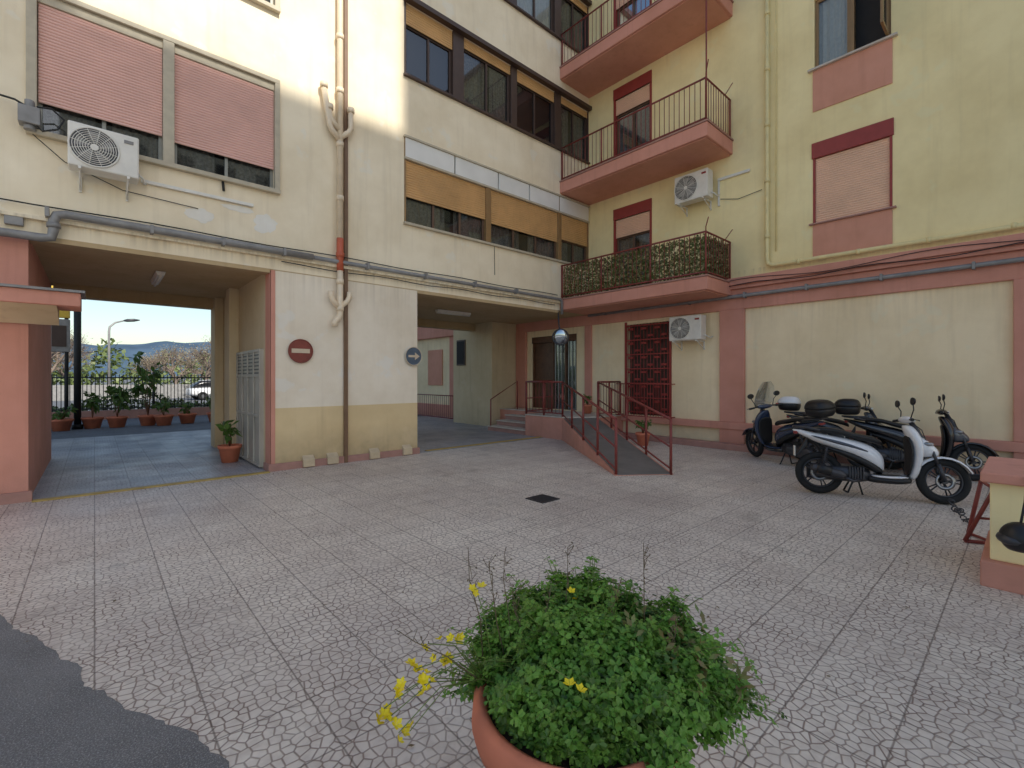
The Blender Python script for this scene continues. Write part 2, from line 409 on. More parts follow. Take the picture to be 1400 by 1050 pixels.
for i in range(4):
    yy = 9.11+i*.4375
    for k in range(6): mb.box(2.172, 2.179, yy, yy+.37, 1.68+k*.065, 1.705+k*.065)
mb.obj('door_louvres', 'dkmetal', BLD)
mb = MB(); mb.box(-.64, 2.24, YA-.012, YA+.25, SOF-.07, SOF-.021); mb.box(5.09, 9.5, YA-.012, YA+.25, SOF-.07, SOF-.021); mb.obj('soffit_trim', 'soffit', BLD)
mb = MB(); mb.box(AX0, 9.56, YA-.07, YA-.001, 3.66, 3.72); mb.obj('string_course', 'cream', BLD, bevel=.006)
mb = MB()
mb.tube([(AX0, YA-.13, 3.42), (-.52, YA-.13, 3.42), (-.42, YA-.13, 3.44), (-.40, YA-.13, 3.55), (-.40, YA-.13, 3.66), (-.37, YA-.13, 3.745), (-.28, YA-.13, 3.77), (2, YA-.13, 3.765), (2.9, YA-.13, 3.76)], .055, 12)
mb.tube([(2.9, YA-.11, 3.76), (6, YA-.11, 3.755), (9.45, YA-.11, 3.75), (9.52, YA-.11, 3.7), (9.53, YA-.11, 3.35)], .038, 10)
for xx in (-.48, .6, 1.5, 2.4, 3.9, 5.2, 6.5, 7.8): mb.box(xx, xx+.04, YA-.19, YA-.07, 3.70, 3.82)
mb.tube([(-.40, YA-.13, 3.57), (-.40, YA-.13, 3.63)], .07, 12)
mb.obj('grey_drain_pipe', 'grey', BLD)
mb = MB(); mb.tube([(x, YA-.06, 3.86+.012*sin(x*2.3)) for x in [i*.4+AX0 for i in range(35)]], .010, 5)
mb.tube([(x, YA-.05, 3.60+.015*sin(x*3.3)) for x in [2.4+i*.3 for i in range(24)]], .009, 5)
mb.obj('wall_cables', 'cable', BLD)
M['plaster'] = stucco('fresh_plaster', (246, 242, 232), .1, patch=0)
def blob(s, z, rs, rz, n=26, off=.003, seed=0):
    mb = MB(); mb.face([W('A', s+rs*cos(2*pi*k/n)*(1+.45*mnoise.noise(Vector((cos(2*pi*k/n)*2+seed, sin(2*pi*k/n)*2, seed)))), off, z+rz*sin(2*pi*k/n)*(1+.5*mnoise.noise(Vector((cos(2*pi*k/n)*2, sin(2*pi*k/n)*2+seed, 4))))) for k in range(n)])
    return mb
blob(1.22, 4.15, .20, .10, seed=3).obj('plaster_patch', 'plaster', BLD); blob(2.15, 4.22, .17, .16, seed=8).obj('plaster_patch', 'plaster', BLD); blob(1.75, 4.38, .22, .05, off=.005, seed=12).obj('plaster_patch', 'plaster', BLD)

def left_window(z0):
    zt = z0+1.83
    fr = MB()
    wbox(fr, 'A', -.66, 2.38, -.02, .05, zt, zt+.07); wbox(fr, 'A', -.66, 2.38, 0.001, .09, z0-.07, z0)
    wbox(fr, 'A', -.66, -.56, -.02, .05, z0, zt); wbox(fr, 'A', 2.30, 2.38, -.02, .05, z0, zt); wbox(fr, 'A', .76, .90, -.08, .045, z0, zt)
    wbox(fr, 'A', -.56, .76, -.1, .0, zt-.12, zt-.001); wbox(fr, 'A', .90, 2.3, -.1, .0, zt-.12, zt-.001)
    fr.obj('window_surround', 'frametaupe', BLD, bevel=.006)
    shutter('A', -.55, .755, z0+.40, zt-.12, -.03, 'shutpink', BLD, .042)
    shutter('A', .905, 2.295, z0+.36, zt-.12, -.03, 'shutpink', BLD, .042)
    window('A', -.56, .76, z0+.0, z0+.50, BLD, 'alugrey', 2, -.1, curtain='lace')
    window('A', .90, 2.30, z0+.0, z0+.50, BLD, 'alugrey', 2, -.1, curtain='lace')
left_window(4.83); left_window(7.95)
def band(z0, zt, row):
    bays = [(4.82, 6.95), (7.10, 9.48), (9.62, 10.78)] if row == 1 else [(4.82, 6.0), (6.3, 7.75), (7.95, 9.35), (9.6, 10.78)]
    fm = 'brown' if row == 1 else 'dkbrown'
    fr = MB(); prev = 4.78
    for (a, b) in bays:
        wbox(fr, 'A', prev, a, -.12, .015, z0, zt); prev = b
    wbox(fr, 'A', prev, 10.80, -.12, .015, z0, zt)
    fr.obj('band_posts', 'bronze' if row == 1 else fm, BLD, bevel=.005)
    if row == 1:
        pn = MB(); 
        for (a, b) in ((4.80, 6.02), (6.06, 7.30), (7.34, 8.35), (8.39, 9.50), (9.54, 10.78)):
            wbox(pn, 'A', a, b, -.05, .03, zt-.40, zt)
        pn.obj('white_panels', 'whitepanel', BLD, bevel=.006)
        t = MB(); wbox(t, 'A', 4.76, 10.8, .001, .06, zt, zt+.04); wbox(t, 'A', 4.78, 10.8, -.12, .04, zt-.45, zt-.402); wbox(t, 'A', 4.76, 10.8, .001, .07, z0-.05, z0); t.obj('band_trim', 'frametaupe', BLD, bevel=.004)
        for k, (a, b) in enumerate(bays):
            shutter('A', a, b, z0+(.55, .50, .62)[k], zt-.45, -.03, 'shuttan', BLD, .05)
            window('A', a, b, z0, z0+.64, BLD, 'brown', 3 if b-a > 1.5 else 2, -.09, .05, curtain='lace')
    else:
        t = MB(); wbox(t, 'A', 4.76, 10.8, .001, .14, zt, zt+.10); wbox(t, 'A', 4.76, 10.8, .001, .07, z0-.05, z0); t.obj('band_trim', 'dkbrown', BLD, bevel=.004)
        for k, (a, b) in enumerate(bays):
            hs = [.42, .22, .28, .18][k]
            shutter('A', a, b, zt-hs, zt-.001, -.03, 'shuttan', BLD, .05)
            window('A', a, b, z0, zt-hs+.02, BLD, 'dkbrown', 2, -.09, .05, curtain='lace' if k in (1, 3) else ('curtain' if row == 3 else None))
band(4.84, 6.60, 1); band(7.92, 9.42, 2); band(10.97, 12.5, 3)

# ---- facade B
holesB = [(1.68, 2.94, 4.72, 6.04), (1.70, 2.92, 7.85, 9.25), (6.62, 7.78, 3.95, 6.0), (6.62, 7.78, 7.0, 9.35), (6.62, 7.78, 10.2, 12.4), (1.68, 2.94, 10.9, 12.3)]
holed_wall('B', BYS, YA, 3.6, TOP, .2, holesB).obj('yellow_facade', 'yellow', BLD)
holesBl = [(6.10, 7.36, .62, 3.05), (9.15, 11.10, .62, 2.95)]
holed_wall('B', BYS, 11.8, 0, 3.15, .25, holesBl).obj('ground_floor_wall', 'beige', BLD)
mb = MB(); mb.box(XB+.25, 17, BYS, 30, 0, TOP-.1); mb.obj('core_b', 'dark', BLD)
mb = MB(); mb.box(XB+.001, 17, BYS-.2, BYS, 0, TOP); mb.obj('end_wall_b', 'yellow', BLD)
mb = MB(); wbox(mb, 'B', BYS, 11.8, -.24, .06, 3.15, 3.60); wbox(mb, 'B', BYS, YA-.1, .001, .14, 3.60, 3.68); wbox(mb, 'B', BYS, YA-.1, .001, .19, 3.68, 3.84)
wbox(mb, 'B', 4.25, 4.80, .001, .09, .6, 3.15); wbox(mb, 'B', -.45, .18, .001, .09, .6, 3.15); wbox(mb, 'B', 11.3, 11.78, .001, .09, .6, 3.15)
wbox(mb, 'B', 8.55, 8.8, .001, .06, .6, 3.15)
wbox(mb, 'B', BYS, 7.48, .001, .13, .44, .60)
mb.obj('pink_mouldings', 'pink', BLD, bevel=.012)
mb = MB(); wbox(mb, 'B', 4.25, 4.80, .002, .1, 0, .44); wbox(mb, 'B', -.45, .18, .002, .1, 0, .44); mb.obj('pilaster_bases', 'pink', BLD, bevel=.01)
mb = MB(); wbox(mb, 'B', BYS, 7.45, .11, .38, 0, .14); mb.obj('wall_kerb', 'pinkplinth', BLD, bevel=.012)
wp = MB(); wbox(wp, 'B', 6.11, 7.35, -.16, -.12, .62, 3.05); wp.obj('closed_shutter', 'dkbrown', BLD)
gr = MB()
for i in range(13):
    s = 6.14+i*(1.18/12); gr.tube([W('B', s, .02, .62), W('B', s, .02, 3.04)], .010, 5)
for i in range(7):
    z = .68+i*.385; wbox(gr, 'B', 6.11, 7.35, .0, .03, z, z+.03)
for i in range(6):
    for k in range(12):
        s = 6.14+i*(1.18/6)+.098; z = .80+k*.1925
        if (i+k) % 2 == 0: wbox(gr, 'B', s-.075, s+.075, .006, .034, z-.028, z+.028)
for s in [5.95+i*.08 for i in range(20)]:
    gr.tube([W('B', s, .36, .62), W('B', s, .36, 1.45)], .007, 5)
for z in (.62, 1.45): gr.tube([W('B', 5.95, .01, z), W('B', 5.95, .36, z), W('B', 7.47, .36, z), W('B', 7.47, .01, z)], .014, 6)
gr.obj('window_grille', 'redtrim', BLD)
mb = MB(); wbox(mb, 'B', 6.04, 6.10, .002, .03, .6, 3.12); wbox(mb, 'B', 7.36, 7.42, .002, .03, .6, 3.12); mb.obj('grille_surround', 'redtrim', BLD)
mb = MB(); wbox(mb, 'B', 9.15, 11.1, -.2, -.02, 2.75, 2.95)
for s in (9.15, 9.62, 10.15, 11.03): wbox(mb, 'B', s, s+.07, -.18, -.06, .62, 2.75)
wbox(mb, 'B', 10.22, 11.03, -.16, -.1, .62, 2.75)
mb.obj('entrance_door_frame', 'wood', BLD, bevel=.006)
mb = MB(); wbox(mb, 'B', 9.22, 10.15, -.13, -.12, .62, 2.75); mb.obj('door_glass', 'glass', BLD)
mb = MB()
for i in range(7): s = 9.26+i*.14; wbox(mb, 'B', s, s+.02, -.11, -.09, .62, 2.75)
mb.obj('door_bars', 'metal', BLD)
mb = MB(); wbox(mb, 'B', 9.24, 10.14, -.2, -.18, .62, 2.4); mb.obj('door_curtain', 'curtain', BLD)

def bwin(z0):
    mb = MB(); wbox(mb, 'B', 1.66, 2.96, -.1, .03, z0+1.31, z0+1.62); mb.obj('red_lintel', 'redtrim', BLD, bevel=.005)
    mb = MB(); wbox(mb, 'B', 1.68, 2.94, .001, .02, z0-.69, z0-.03); mb.obj('pink_spandrel', 'pinklt', BLD)
    mb = MB(); wbox(mb, 'B', 1.62, 3.0, -.1, .07, z0-.03, z0); mb.obj('window_sill', 'pinkplinth', BLD, bevel=.004)
    mb = MB(); wbox(mb, 'B', 1.68, 1.72, -.1, .01, z0, z0+1.31); wbox(mb, 'B', 2.90, 2.94, -.1, .01, z0, z0+1.31); mb.obj('shutter_guides', 'redtrim', BLD)
bwin(4.72)
shutter('B', 1.72, 2.90, 4.72, 6.03, -.03, 'shutpeach', BLD, .045)
mb = MB(); wbox(mb, 'B', 1.68, 2.94, .001, .02, 6.98, 7.80); mb.obj('pink_spandrel', 'pinklt', BLD)
mb = MB(); wbox(mb, 'B', 1.60, 3.02, -.1, .08, 7.80, 7.84); mb.obj('window_sill', 'stone', BLD, bevel=.004)
window('B', 2.32, 2.92, 7.85, 9.25, BLD, 'bronze', 1, -.08, .06, curtain='curtain')
mb = MB()
wbox(mb, 'B', 1.70, 1.75, -.12, -.02, 7.85, 9.25); wbox(mb, 'B', 2.26, 2.318, -.12, -.02, 7.85, 9.25)
for (a, b) in ((7.87, 7.93), (9.17, 9.23)): mb.box(XB-.52, XB+.02, 1.73, 1.77, a, b)
for (a, b) in ((XB-.52, XB-.46), (XB-.04, XB+.02)): mb.box(a, b, 1.732, 1.768, 7.931, 9.169)
mb.obj('open_casement', 'bronze', BLD)
mb = MB(); mb.face([(XB-.46, 1.75, 7.93), (XB-.04, 1.75, 7.93), (XB-.04, 1.75, 9.17), (XB-.46, 1.75, 9.17)]); mb.obj('casement_glass', 'glass', BLD)
bwin(10.9)
for zf, sh in ((3.78, .5), (7.0, .42), (10.2, .5)):
    zt = zf+2.22 if zf < 5 else zf+2.35
    if zf > 10: zt = zf+2.2
    mb = MB(); wbox(mb, 'B', 6.60, 7.80, -.1, .03, zt, zt+.30); mb.obj('red_lintel', 'redtrim', BLD, bevel=.005)
    mb = MB(); wbox(mb, 'B', 6.60, 6.66, -.1, .015, zf+.02, zt); wbox(mb, 'B', 7.74, 7.80, -.1, .015, zf+.02, zt); mb.obj('door_jambs', 'redtrim', BLD)
    shutter('B', 6.66, 7.74, zt-sh, zt-.001, -.03, 'shutpeach', BLD, .045)
    window('B', 6.66, 7.74, zf+.17, zt-sh+.02, BLD, 'brown', 2, -.1, .06, curtain='lace')

# balconies
BX = 9.56; BY0 = 4.53
def balcony(z0, z1, name):
    e = empty(name); e.parent = BLD
    mb = MB(); mb.box(BX, XB-.001, BY0, YA-.001, z0, z1); mb.obj('slab', 'pink', e, bevel=.015)
    mb = MB(); mb.box(BX+.06, XB-.002, BY0+.06, YA-.002, z0-.02, z0-.001); mb.obj('slab_underside', 'pinklt', e)
    mb = MB(); mb.box(BX-.02, XB-.001, BY0-.02, YA-.001, z1+.001, z1+.035); mb.obj('slab_edge', 'pinkplinth', e)
    r = MB(); t = z1+.95; b = z1+.10
    corners = [(BX+.05, YA-.01), (BX+.05, BY0+.05), (XB-.02, BY0+.05)]
    for z in (t, b): 
        r.tube([(c[0], c[1], z) for c in corners[:2]], .020, 6); r.tube([(c[0], c[1], z) for c in corners[1:]], .020, 6)
    n = 34
    for i in range(n+1):
        y = BY0+.05+(YA-.06-BY0)*i/n; r.tube([(BX+.05, y, b), (BX+.05, y, t)], .009, 4)
    for i in range(11):
        x = BX+.05+(XB-.07-BX)*i/10; r.tube([(x, BY0+.05, b), (x, BY0+.05, t)], .009, 4)
    for y in (BY0+.05, 5.9, 7.3, YA-.05): r.tube([(BX+.05, y, z1), (BX+.05, y, t+.02)], .020, 6)
    r.tube([(XB-.04, BY0+.05, z1), (XB-.04, BY0+.05, t)], .020, 6)
    r.tube([(BX+.05, BY0+.05, z1), (BX+.05, BY0+.05, t+.1), (BX-.15, BY0-.1, t+.22)], .012, 5)
    r.tube([(XB-.3, BY0+.05, t), (XB-.3, BY0-.12, t+.2)], .010, 5)
    r.obj('railing', 'rail', e)
    return e
b1 = balcony(3.47, 3.75, 'lower_balcony'); b2 = balcony(6.70, 7.0, 'middle_balcony'); b3 = balcony(9.85, 10.15, 'upper_balcony')
mb = MB(); mb.tube([(BX+.03, BY0+.03, 7.0), (BX+.03, BY0+.03, 9.85)], .018, 6); mb.obj('balcony_pole', 'rail', BLD)
M['ivy'] = leafmat('ivy_leaves', (58, 78, 34), (96, 96, 56), 16, .1)
M['ivybeige'] = leafmat('ivy_dry', (176, 154, 116), (104, 96, 62), 16, .1)
def leafquad(mb, p, u, v, L, wd):
    p = Vector(p)
    mb.face([p, p+u*L*.5+v*wd*.5, p+u*L, p+u*L*.5-v*wd*.5])
def rvec():
    while True:
        v = Vector((random.uniform(-1,1), random.uniform(-1,1), random.uniform(-1,1)))
        if .05 < v.length < 1: return v.normalized()
iv = MB(); ib = MB()
for i in range(6500):
    if random.random() < .78: p = Vector((BX+.10+random.uniform(0,.05), random.uniform(BY0+.06, YA-.05), random.uniform(3.84, 4.66+.03*random.random())))
    else: p = Vector((random.uniform(BX+.1, XB-.05), BY0+.10+random.uniform(0,.04), random.uniform(3.84, 4.67)))
    u = (rvec()+Vector((0,0,-.6))).normalized(); v = u.cross(Vector((-1,random.uniform(-.6,.6),.2))).normalized()
    leafquad(iv if random.random() < .62 else ib, p, u, v, random.uniform(.05,.08), random.uniform(.04,.065))
iv.obj('ivy_screen', 'ivy', b1); ib.obj('ivy_screen_dry', 'ivybeige', b1)

mb = MB(); 
mb.tube([W('B', 3.78, .07, TOP), W('B', 3.78, .07, 4.15), W('B', 3.75, .09, 4.05), W('B', 3.65, .1, 4.0), W('B', 1, .1, 3.98), W('B', BYS+.1, .1, 3.95)], .045, 10)
for z in (4.6, 5.8, 7.0, 8.2, 9.4): mb.tube([W('B', 3.78, .07, z), W('B', 3.78, .07, z+.09)], .056, 10)
mb.tube([W('B', 3.62, .04, TOP), W('B', 3.62, .04, 4.3)], .014, 6)
for s in (3.2, 2.2, 1.2, .2): mb.tube([W('B', s, .1, 3.985), W('B', s-.06, .1, 3.985)], .056, 10)
mb.obj('yellow_gas_pipe', 'yelpipe', BLD)
mb = MB(); mb.tube([W('B', 8.6, .12, 3.42), W('B', 4.9, .13, 3.43), W('B', BYS+.1, .13, 3.45)], .04, 10)
for s in [8, 6.8, 5.5, 4.2, 3, 1.8, .6, -.6]: wbox(mb, 'B', s, s+.04, .06, .18, 3.38, 3.50)
mb.obj('grey_wall_pipe', 'grey', BLD)
mb = MB(); mb.tube([W('B', 8.5-i*.35, .21, 3.66+.03*sin(i*1.1)) for i in range(32)], .009, 5)
mb.tube([W('B', 5.0-i*.25, .21, 3.74+.05*sin(i*.5)) for i in range(30)], .007, 5)
mb.obj('wall_cables_b', 'cable', BLD)

def ac_unit(wall, s0, s1, z0, z1, mirror=False):
    e = empty('air_conditioner'); n0, n1 = .14, .42
    mb = MB(); wbox(mb, wall, s0, s1, n0, n1, z0, z1); mb.obj('casing', 'white', e, bevel=.02)
    w = s1-s0; h = z1-z0; cs = s0+w*(.36 if not mirror else .64); cz = (z0+z1)/2; R = h*.43
    nrm = W(wall, 0, 1, 0)-W(wall, 0, 0, 0)
    mb = MB(); mb.disc(W(wall, cs, n1+.001, cz), nrm, R, 28, .006); mb.obj('fan_recess', 'dkmetal', e)
    mb = MB()
    for k in range(9): mb.torus(W(wall, cs, n1+.014, cz), nrm, R*(.16+.105*k), .005, 26, 4)
    for k in range(12):
        a = k*pi/6; mb.tube([W(wall, cs+cos(a)*R*.15, n1+.014, cz+sin(a)*R*.15), W(wall, cs+cos(a+.3)*R, n1+.014, cz+sin(a+.3)*R)], .004, 4)
    mb.torus(W(wall, cs, n1+.008, cz), nrm, R*1.02, .012, 28, 6)
    mb.disc(W(wall, cs, n1+.01, cz), nrm, R*.17, 14, .012)
    mb.obj('fan_guard', 'white', e)
    mb = MB()
    for k in range(5):
        a = k*2*pi/5
        mb.face([W(wall, cs+cos(a)*R*.1, n1+.009, cz+sin(a)*R*.1), W(wall, cs+cos(a)*R*.85, n1+.009, cz+sin(a)*R*.85), W(wall, cs+cos(a+.7)*R*.8, n1+.009, cz+sin(a+.7)*R*.8)])
    mb.obj('fan_blades', 'grey', e)
    mb = MB()
    for s in (s0+.1, s1-.13):
        wbox(mb, wall, s, s+.03, 0, n1+.03, z0-.035, z0-.005); wbox(mb, wall, s, s+.03, 0, .03, z0-.22, z0-.035)
        mb.tube([W(wall, s+.015, .02, z0-.2), W(wall, s+.015, n1-.05, z0-.03)], .01, 5)
    mb.obj('brackets', 'white', e)
    sv = s1-.16 if not mirror else s0+.04
    mb = MB(); wbox(mb, wall, sv, sv+.10, n1, n1+.012, z1-.12, z1-.08); mb.obj('badge', 'grey' if wall == 'A' else 'redtrim', e)
    mb = MB()
    ee = s1 if wall == 'A' else s0
    d = 1 if wall == 'A' else -1
    mb.tube([W(wall, ee, .25, z0+.12), W(wall, ee+d*.06, .22, z0+.08), W(wall, ee+d*.07, .1, z0+.05), W(wall, ee+d*.1, .03, z0+.08)], .014, 6); mb.obj('hose', 'white', e)
    return e
ac_unit('A', -.26, .46, 4.36, 4.93)
ac_unit('B', 4.92, 5.74, 5.78, 6.42, mirror=True); ac_unit('B', 5.08, 5.88, 2.50, 3.08, mirror=True)
mb = MB(); wbox(mb, 'A', .50, 1.97, .006, .05, 4.45, 4.50); wbox(mb, 'B', 4.15, 4.86, .001, .05, 6.18, 6.24); wbox(mb, 'B', 4.82, 4.86, .001, .04, 5.6, 6.18); mb.obj('white_conduit', 'white', BLD, bevel=.005)
mb = MB()
mb.tube([W('A', AX0, .1, 5.2), W('A', -1.2, .1, 5.15), W('A', -.75, .12, 5.12), W('A', -.62, .14, 5.05)], .013, 6)
mb.tube([W('A', -.6, .14, 4.9), W('A', -.5, .18, 4.78), W('A', -.36, .16, 4.86), W('A', -.3, .1, 5.03), W('A', -.42, .14, 5.12), W('A', -.55, .16, 5.08)], .012, 6)
mb.tube([W('A', -.62, .05, 4.78), W('A', -.3, .03, 4.5), W('A', .3, .03, 4.28), W('A', 1.2, .02, 4.24)], .006, 5)
mb.tube([W('B', 4.8, .03, 5.75), W('B', 4.4, .03, 5.64), W('B', 3.9, .03, 5.70)], .007, 5)
mb.tube([W('A', 1.53, .03, 4.75), W('A', 1.54, .05, 4.6)], .02, 6)
mb.tube([W('A', 7.2, .02, 4.78), W('A', 7.21, .02, 4.1)], .006, 5)
mb.obj('loose_cables', 'cable', BLD)
mb = MB(); wbox(mb, 'A', -.72, -.52, .02, .20, 4.84, 5.06); mb.tube([W('A', -.62, .11, 5.06), W('A', -.62, .11, 5.16)], .05, 10); mb.tube([W('A', -.62, .11, 4.78), W('A', -.62, .11, 4.84)], .06, 10)
wbox(mb, 'A', -.85, -.68, .001, .06, 3.55, 3.70); mb.obj('junction_box', 'grey', BLD, bevel=.008)

mb = MB(); px = 3.40
mb.tube([(px, YA-.10, TOP), (px, YA-.10, 4.2)], .055, 12)
mb.tube([(px, YA-.10, 3.60), (px, YA-.10, 2.78), (px-.04, YA-.1, 2.70), (px-.1, YA-.1, 2.64), (px-.1, YA-.1, 2.56)], .055, 12)
for (z, sgn, L) in ((6.15, -1, .75), (6.2, 1, .42), (6.32, -1, .22)):
    mb.tube([(px, YA-.1, z-.12), (px+sgn*.16, YA-.11, z+.02), (px+sgn*.2, YA-.11, z+.1), (px+sgn*(.2 if L < .6 else .3), YA-.11, z+L)], .052, 10)
    ex = px+sgn*(.2 if L < .6 else .3); mb.tube([(ex, YA-.11, z+L-.02), (ex, YA-.11, z+L+.07)], .068, 10)
for (z, sgn) in ((3.0, -1), (3.02, 1)):
    mb.tube([(px, YA-.1, z-.10), (px+sgn*.13, YA-.11, z+.02), (px+sgn*.17, YA-.11, z+.1), (px+sgn*.18, YA-.11, z+.2)], .048, 10)
for z in (4.9, 5.9, 6.9, 7.9, 2.85, 3.35): mb.tube([(px, YA-.1, z), (px, YA-.1, z+.09)], .068, 12)
mb.obj('cream_waste_pipe', 'creampipe', BLD)
mb = MB(); mb.tube([(px, YA-.10, 3.60), (px, YA-.10, 4.2)], .062, 12); mb.tube([(px, YA-.10, 3.85), (px, YA-.10, 3.93)], .075, 12); mb.obj('orange_pipe_sleeve', 'orange', BLD)
mb = MB(); mb.box(3.50, 3.57, YA-.06, YA-.004, .0, TOP); mb.obj('brown_conduit', 'brownpipe', BLD, bevel=.006)
mb = MB()
for x in (2.75, 3.18, 4.0, 4.72):
    mb.prism([(x, YA-.10), (x+.20, YA-.10), (x+.20, YA-.003), (x, YA-.003)], .02, [.15, .15, .22, .22])
mb.obj('wall_vents', 'ventbeige', BLD, bevel=.008)

def sign(x, z, R, kind):
    e = empty('no_entry_sign' if kind == 0 else 'direction_arrow_sign')
    mb = MB(); mb.disc((x, YA-.035, z), (0,-1,0), R, 36, .008); mb.obj('disc', 'signred' if kind == 0 else 'signblue', e)
    mb = MB(); mb.torus((x, YA-.045, z), (0,1,0), R, .009, 36, 6); mb.obj('rim', 'signcream' if kind else 'signred', e)
    mb = MB()
    if kind == 0: mb.box(x-R*.75, x+R*.75, YA-.050, YA-.044, z-R*.17, z+R*.2)
    else:
        mb.box(x-R*.65, x+R*.2, YA-.050, YA-.044, z-R*.12, z+R*.12)
        mb.loft([[(x+R*.15, yy, z+R*.42), (x+R*.72, yy, z), (x+R*.15, yy, z-R*.42)] for yy in (YA-.0505, YA-.0445)], sm=False)
    mb.obj('marking', 'signcream', e)
    mb = MB(); mb.box(x-.03, x+.03, YA-.035, YA-.001, z-.03, z+.03); mb.obj('bracket', 'grey', e)
sign(2.72, 2.08, .205, 0); sign(4.98, 2.06, .19, 1)

def tube_lamp(p0, p1, nm='ceiling_lamp'):
    e = empty(nm); p0 = Vector(p0); p1 = Vector(p1)
    mb = MB(); d = (p1-p0).normalized(); s = d.cross(Vector((0,0,1)))*.07
    mb.loft([[p+s, p+s*.7-Vector((0,0,.07)), p-s*.7-Vector((0,0,.07)), p-s] for p in (p0, p1)], sm=False); mb.obj('housing', 'white', e)
    mb = MB(); mb.tube([p0+Vector((0,0,-.085)), p1+Vector((0,0,-.085))], .02, 8); mb.obj('tube', 'white', e)
tube_lamp((.85, 10.0, SOF-.03), (.85, 11.1, SOF-.03)); tube_lamp((6.8, 10.6, SOF-.03), (7.9, 10.6, SOF-.03))

cn = empty('porch_canopy')
mb = MB(); mb.box(-4, -.13, 8.0, YA-.06, 2.50, 2.67); mb.obj('slab', 'pink', cn, bevel=.01)
mb = MB(); mb.loft([[(x, 8.06, 2.499), (x, YA-.06, 2.499), (x, YA-.06, 2.3), (x, 8.3, 2.42)] for x in (-4, -.35)], sm=False); mb.obj('soffit', 'passage', cn)
mb = MB(); mb.box(-4, -.09, 7.96, YA-.055, 2.671, 2.70); mb.obj('flashing', 'grey', cn)

mb = MB(); mb.box(9.7, 11.2, 11.8, 14.0, 0, SOF-.02); mb.obj('service_block', 'passage', BLD)
mb = MB(); mb.box(9.66, 9.70, 13.25, 13.75, 2.05, 2.95); mb.obj('small_window_frame', 'dkbrown', BLD, bevel=.005)
mb = MB(); mb.box(9.65, 9.659, 13.3, 13.7, 2.1, 2.9); mb.obj('small_window_glass', 'dark', BLD)
mb = MB(); mb.box(XB, XB+.25, 14.0, 30, 0, TOP); mb.obj('rear_wing_wall', 'beige', BLD)
mb = MB(); mb.box(XB-.18, XB, 14.0, 30, 3.3, 3.85); mb.box(XB-.1, XB, 14, 30, 0, .5)
for y in (15.4, 18.6, 22): mb.box(XB-.08, XB, y, y+.4, .5, 3.3)
mb.obj('rear_wing_mouldings', 'pink', BLD, bevel=.01)
mb = MB()
for y in (16.4, 19.8): mb.box(XB-.04, XB, y, y+1.1, 1.3, 2.8)
mb.obj('rear_shutters', 'pinklt', BLD)
rf = MB()
for i in range(26): y = 14.1+i*.14; rf.tube([(9.75, y, .1), (9.75, y, .95)], .009, 4)
rf.tube([(9.75, 14.1, .95), (9.75, 17.6, .95)], .02, 6); rf.tube([(9.75, 14.1, .12), (9.75, 17.6, .12)], .02, 6)
for i in range(26): x = 6.2+i*.14; rf.tube([(x, 17.6, .1), (x, 17.6, .95)], .009, 4)
rf.tube([(6.2, 17.6, .95), (9.75, 17.6, .95)], .02, 6); rf.tube([(6.2, 17.6, .12), (9.75, 17.6, .12)], .02, 6)
rf.obj('iron_railing', 'rail')

# entrance platform, ramp, stairs
EN = empty('entrance_ramp')
mb = MB(); mb.prism([(8.97, 9.44), (8.97, 8.07), (9.75, 7.49), (XB-.002, 7.49), (XB-.002, 9.44)], 0, .57)
mb.box(10.05, XB-.002, 9.441, 11.79, 0, .57); mb.obj('platform', 'pink', EN)
mb = MB(); mb.prism([(8.95, 9.44), (8.95, 8.06), (9.74, 7.46), (XB-.003, 7.46), (XB-.003, 9.44)], .571, .60)
mb.box(10.03, XB-.003, 9.441, 11.79, .571, .60); mb.obj('platform_top', 'stone', EN)
mb = MB()
for i in range(3): mb.box(8.97+i*.36, 10.05, 9.46, 11.1, i*.15+.005, (i+1)*.15-.03)
mb.obj('stair_risers', 'pinkplinth', EN)
mb = MB()
for i in range(3): mb.box(8.94+i*.36, 10.04, 9.45, 11.12, (i+1)*.15-.029, (i+1)*.15)
mb.obj('stair_treads', 'stone', EN, bevel=.005)
RL0, RR0 = Vector((6.32, 4.53, 0)), Vector((7.12, 3.94, 0)); RL1, RR1 = Vector((8.97, 8.07, .57)), Vector((9.75, 7.49, .57))
mb = MB(); mb.prism([RL0, RR0, RR1, RL1], 0, [.015, .015, .555, .555]); mb.obj('ramp_body', 'pink', EN)
dd = (RR0-RL0).normalized()*.05
mb = MB(); mb.prism([RL0+dd, RR0-dd, RR1-dd, RL1+dd], [.017, .017, .557, .557], [.03, .03, .575, .575]); mb.obj('ramp_surface', 'ramp', EN)
r = MB()
def rail_run(a, b, posts, hz=.92, bal=False):
    a = Vector(a); b = Vector(b)
    for h in ((hz, .46, .1) if not bal else (hz, .1)):
        r.tube([a+Vector((0,0,h)), b+Vector((0,0,h))], .024 if h == hz else .016, 8)
    for i in range(posts+1):
        p = a.lerp(b, i/posts); r.tube([p, p+Vector((0,0,hz))], .024, 8)
    if bal:
        n = int((b-a).length/.12)
        for i in range(n): p = a.lerp(b, i/n); r.tube([p+Vector((0,0,.1)), p+Vector((0,0,hz))], .008, 5)
rail_run(RL0+Vector((.06,.02,0)), RL1+Vector((.02,0,0)), 4); rail_run(RR0+Vector((-.03,.03,0)), RR1, 4)
rail_run((9.0, 8.07, .58), (9.0, 9.42, .58), 2, bal=True); rail_run((9.75, 7.52, .58), (XB-.1, 7.52, .58), 2, bal=True)
rail_run((9.0, 9.44, .58), (10.05, 9.44, .60), 1)
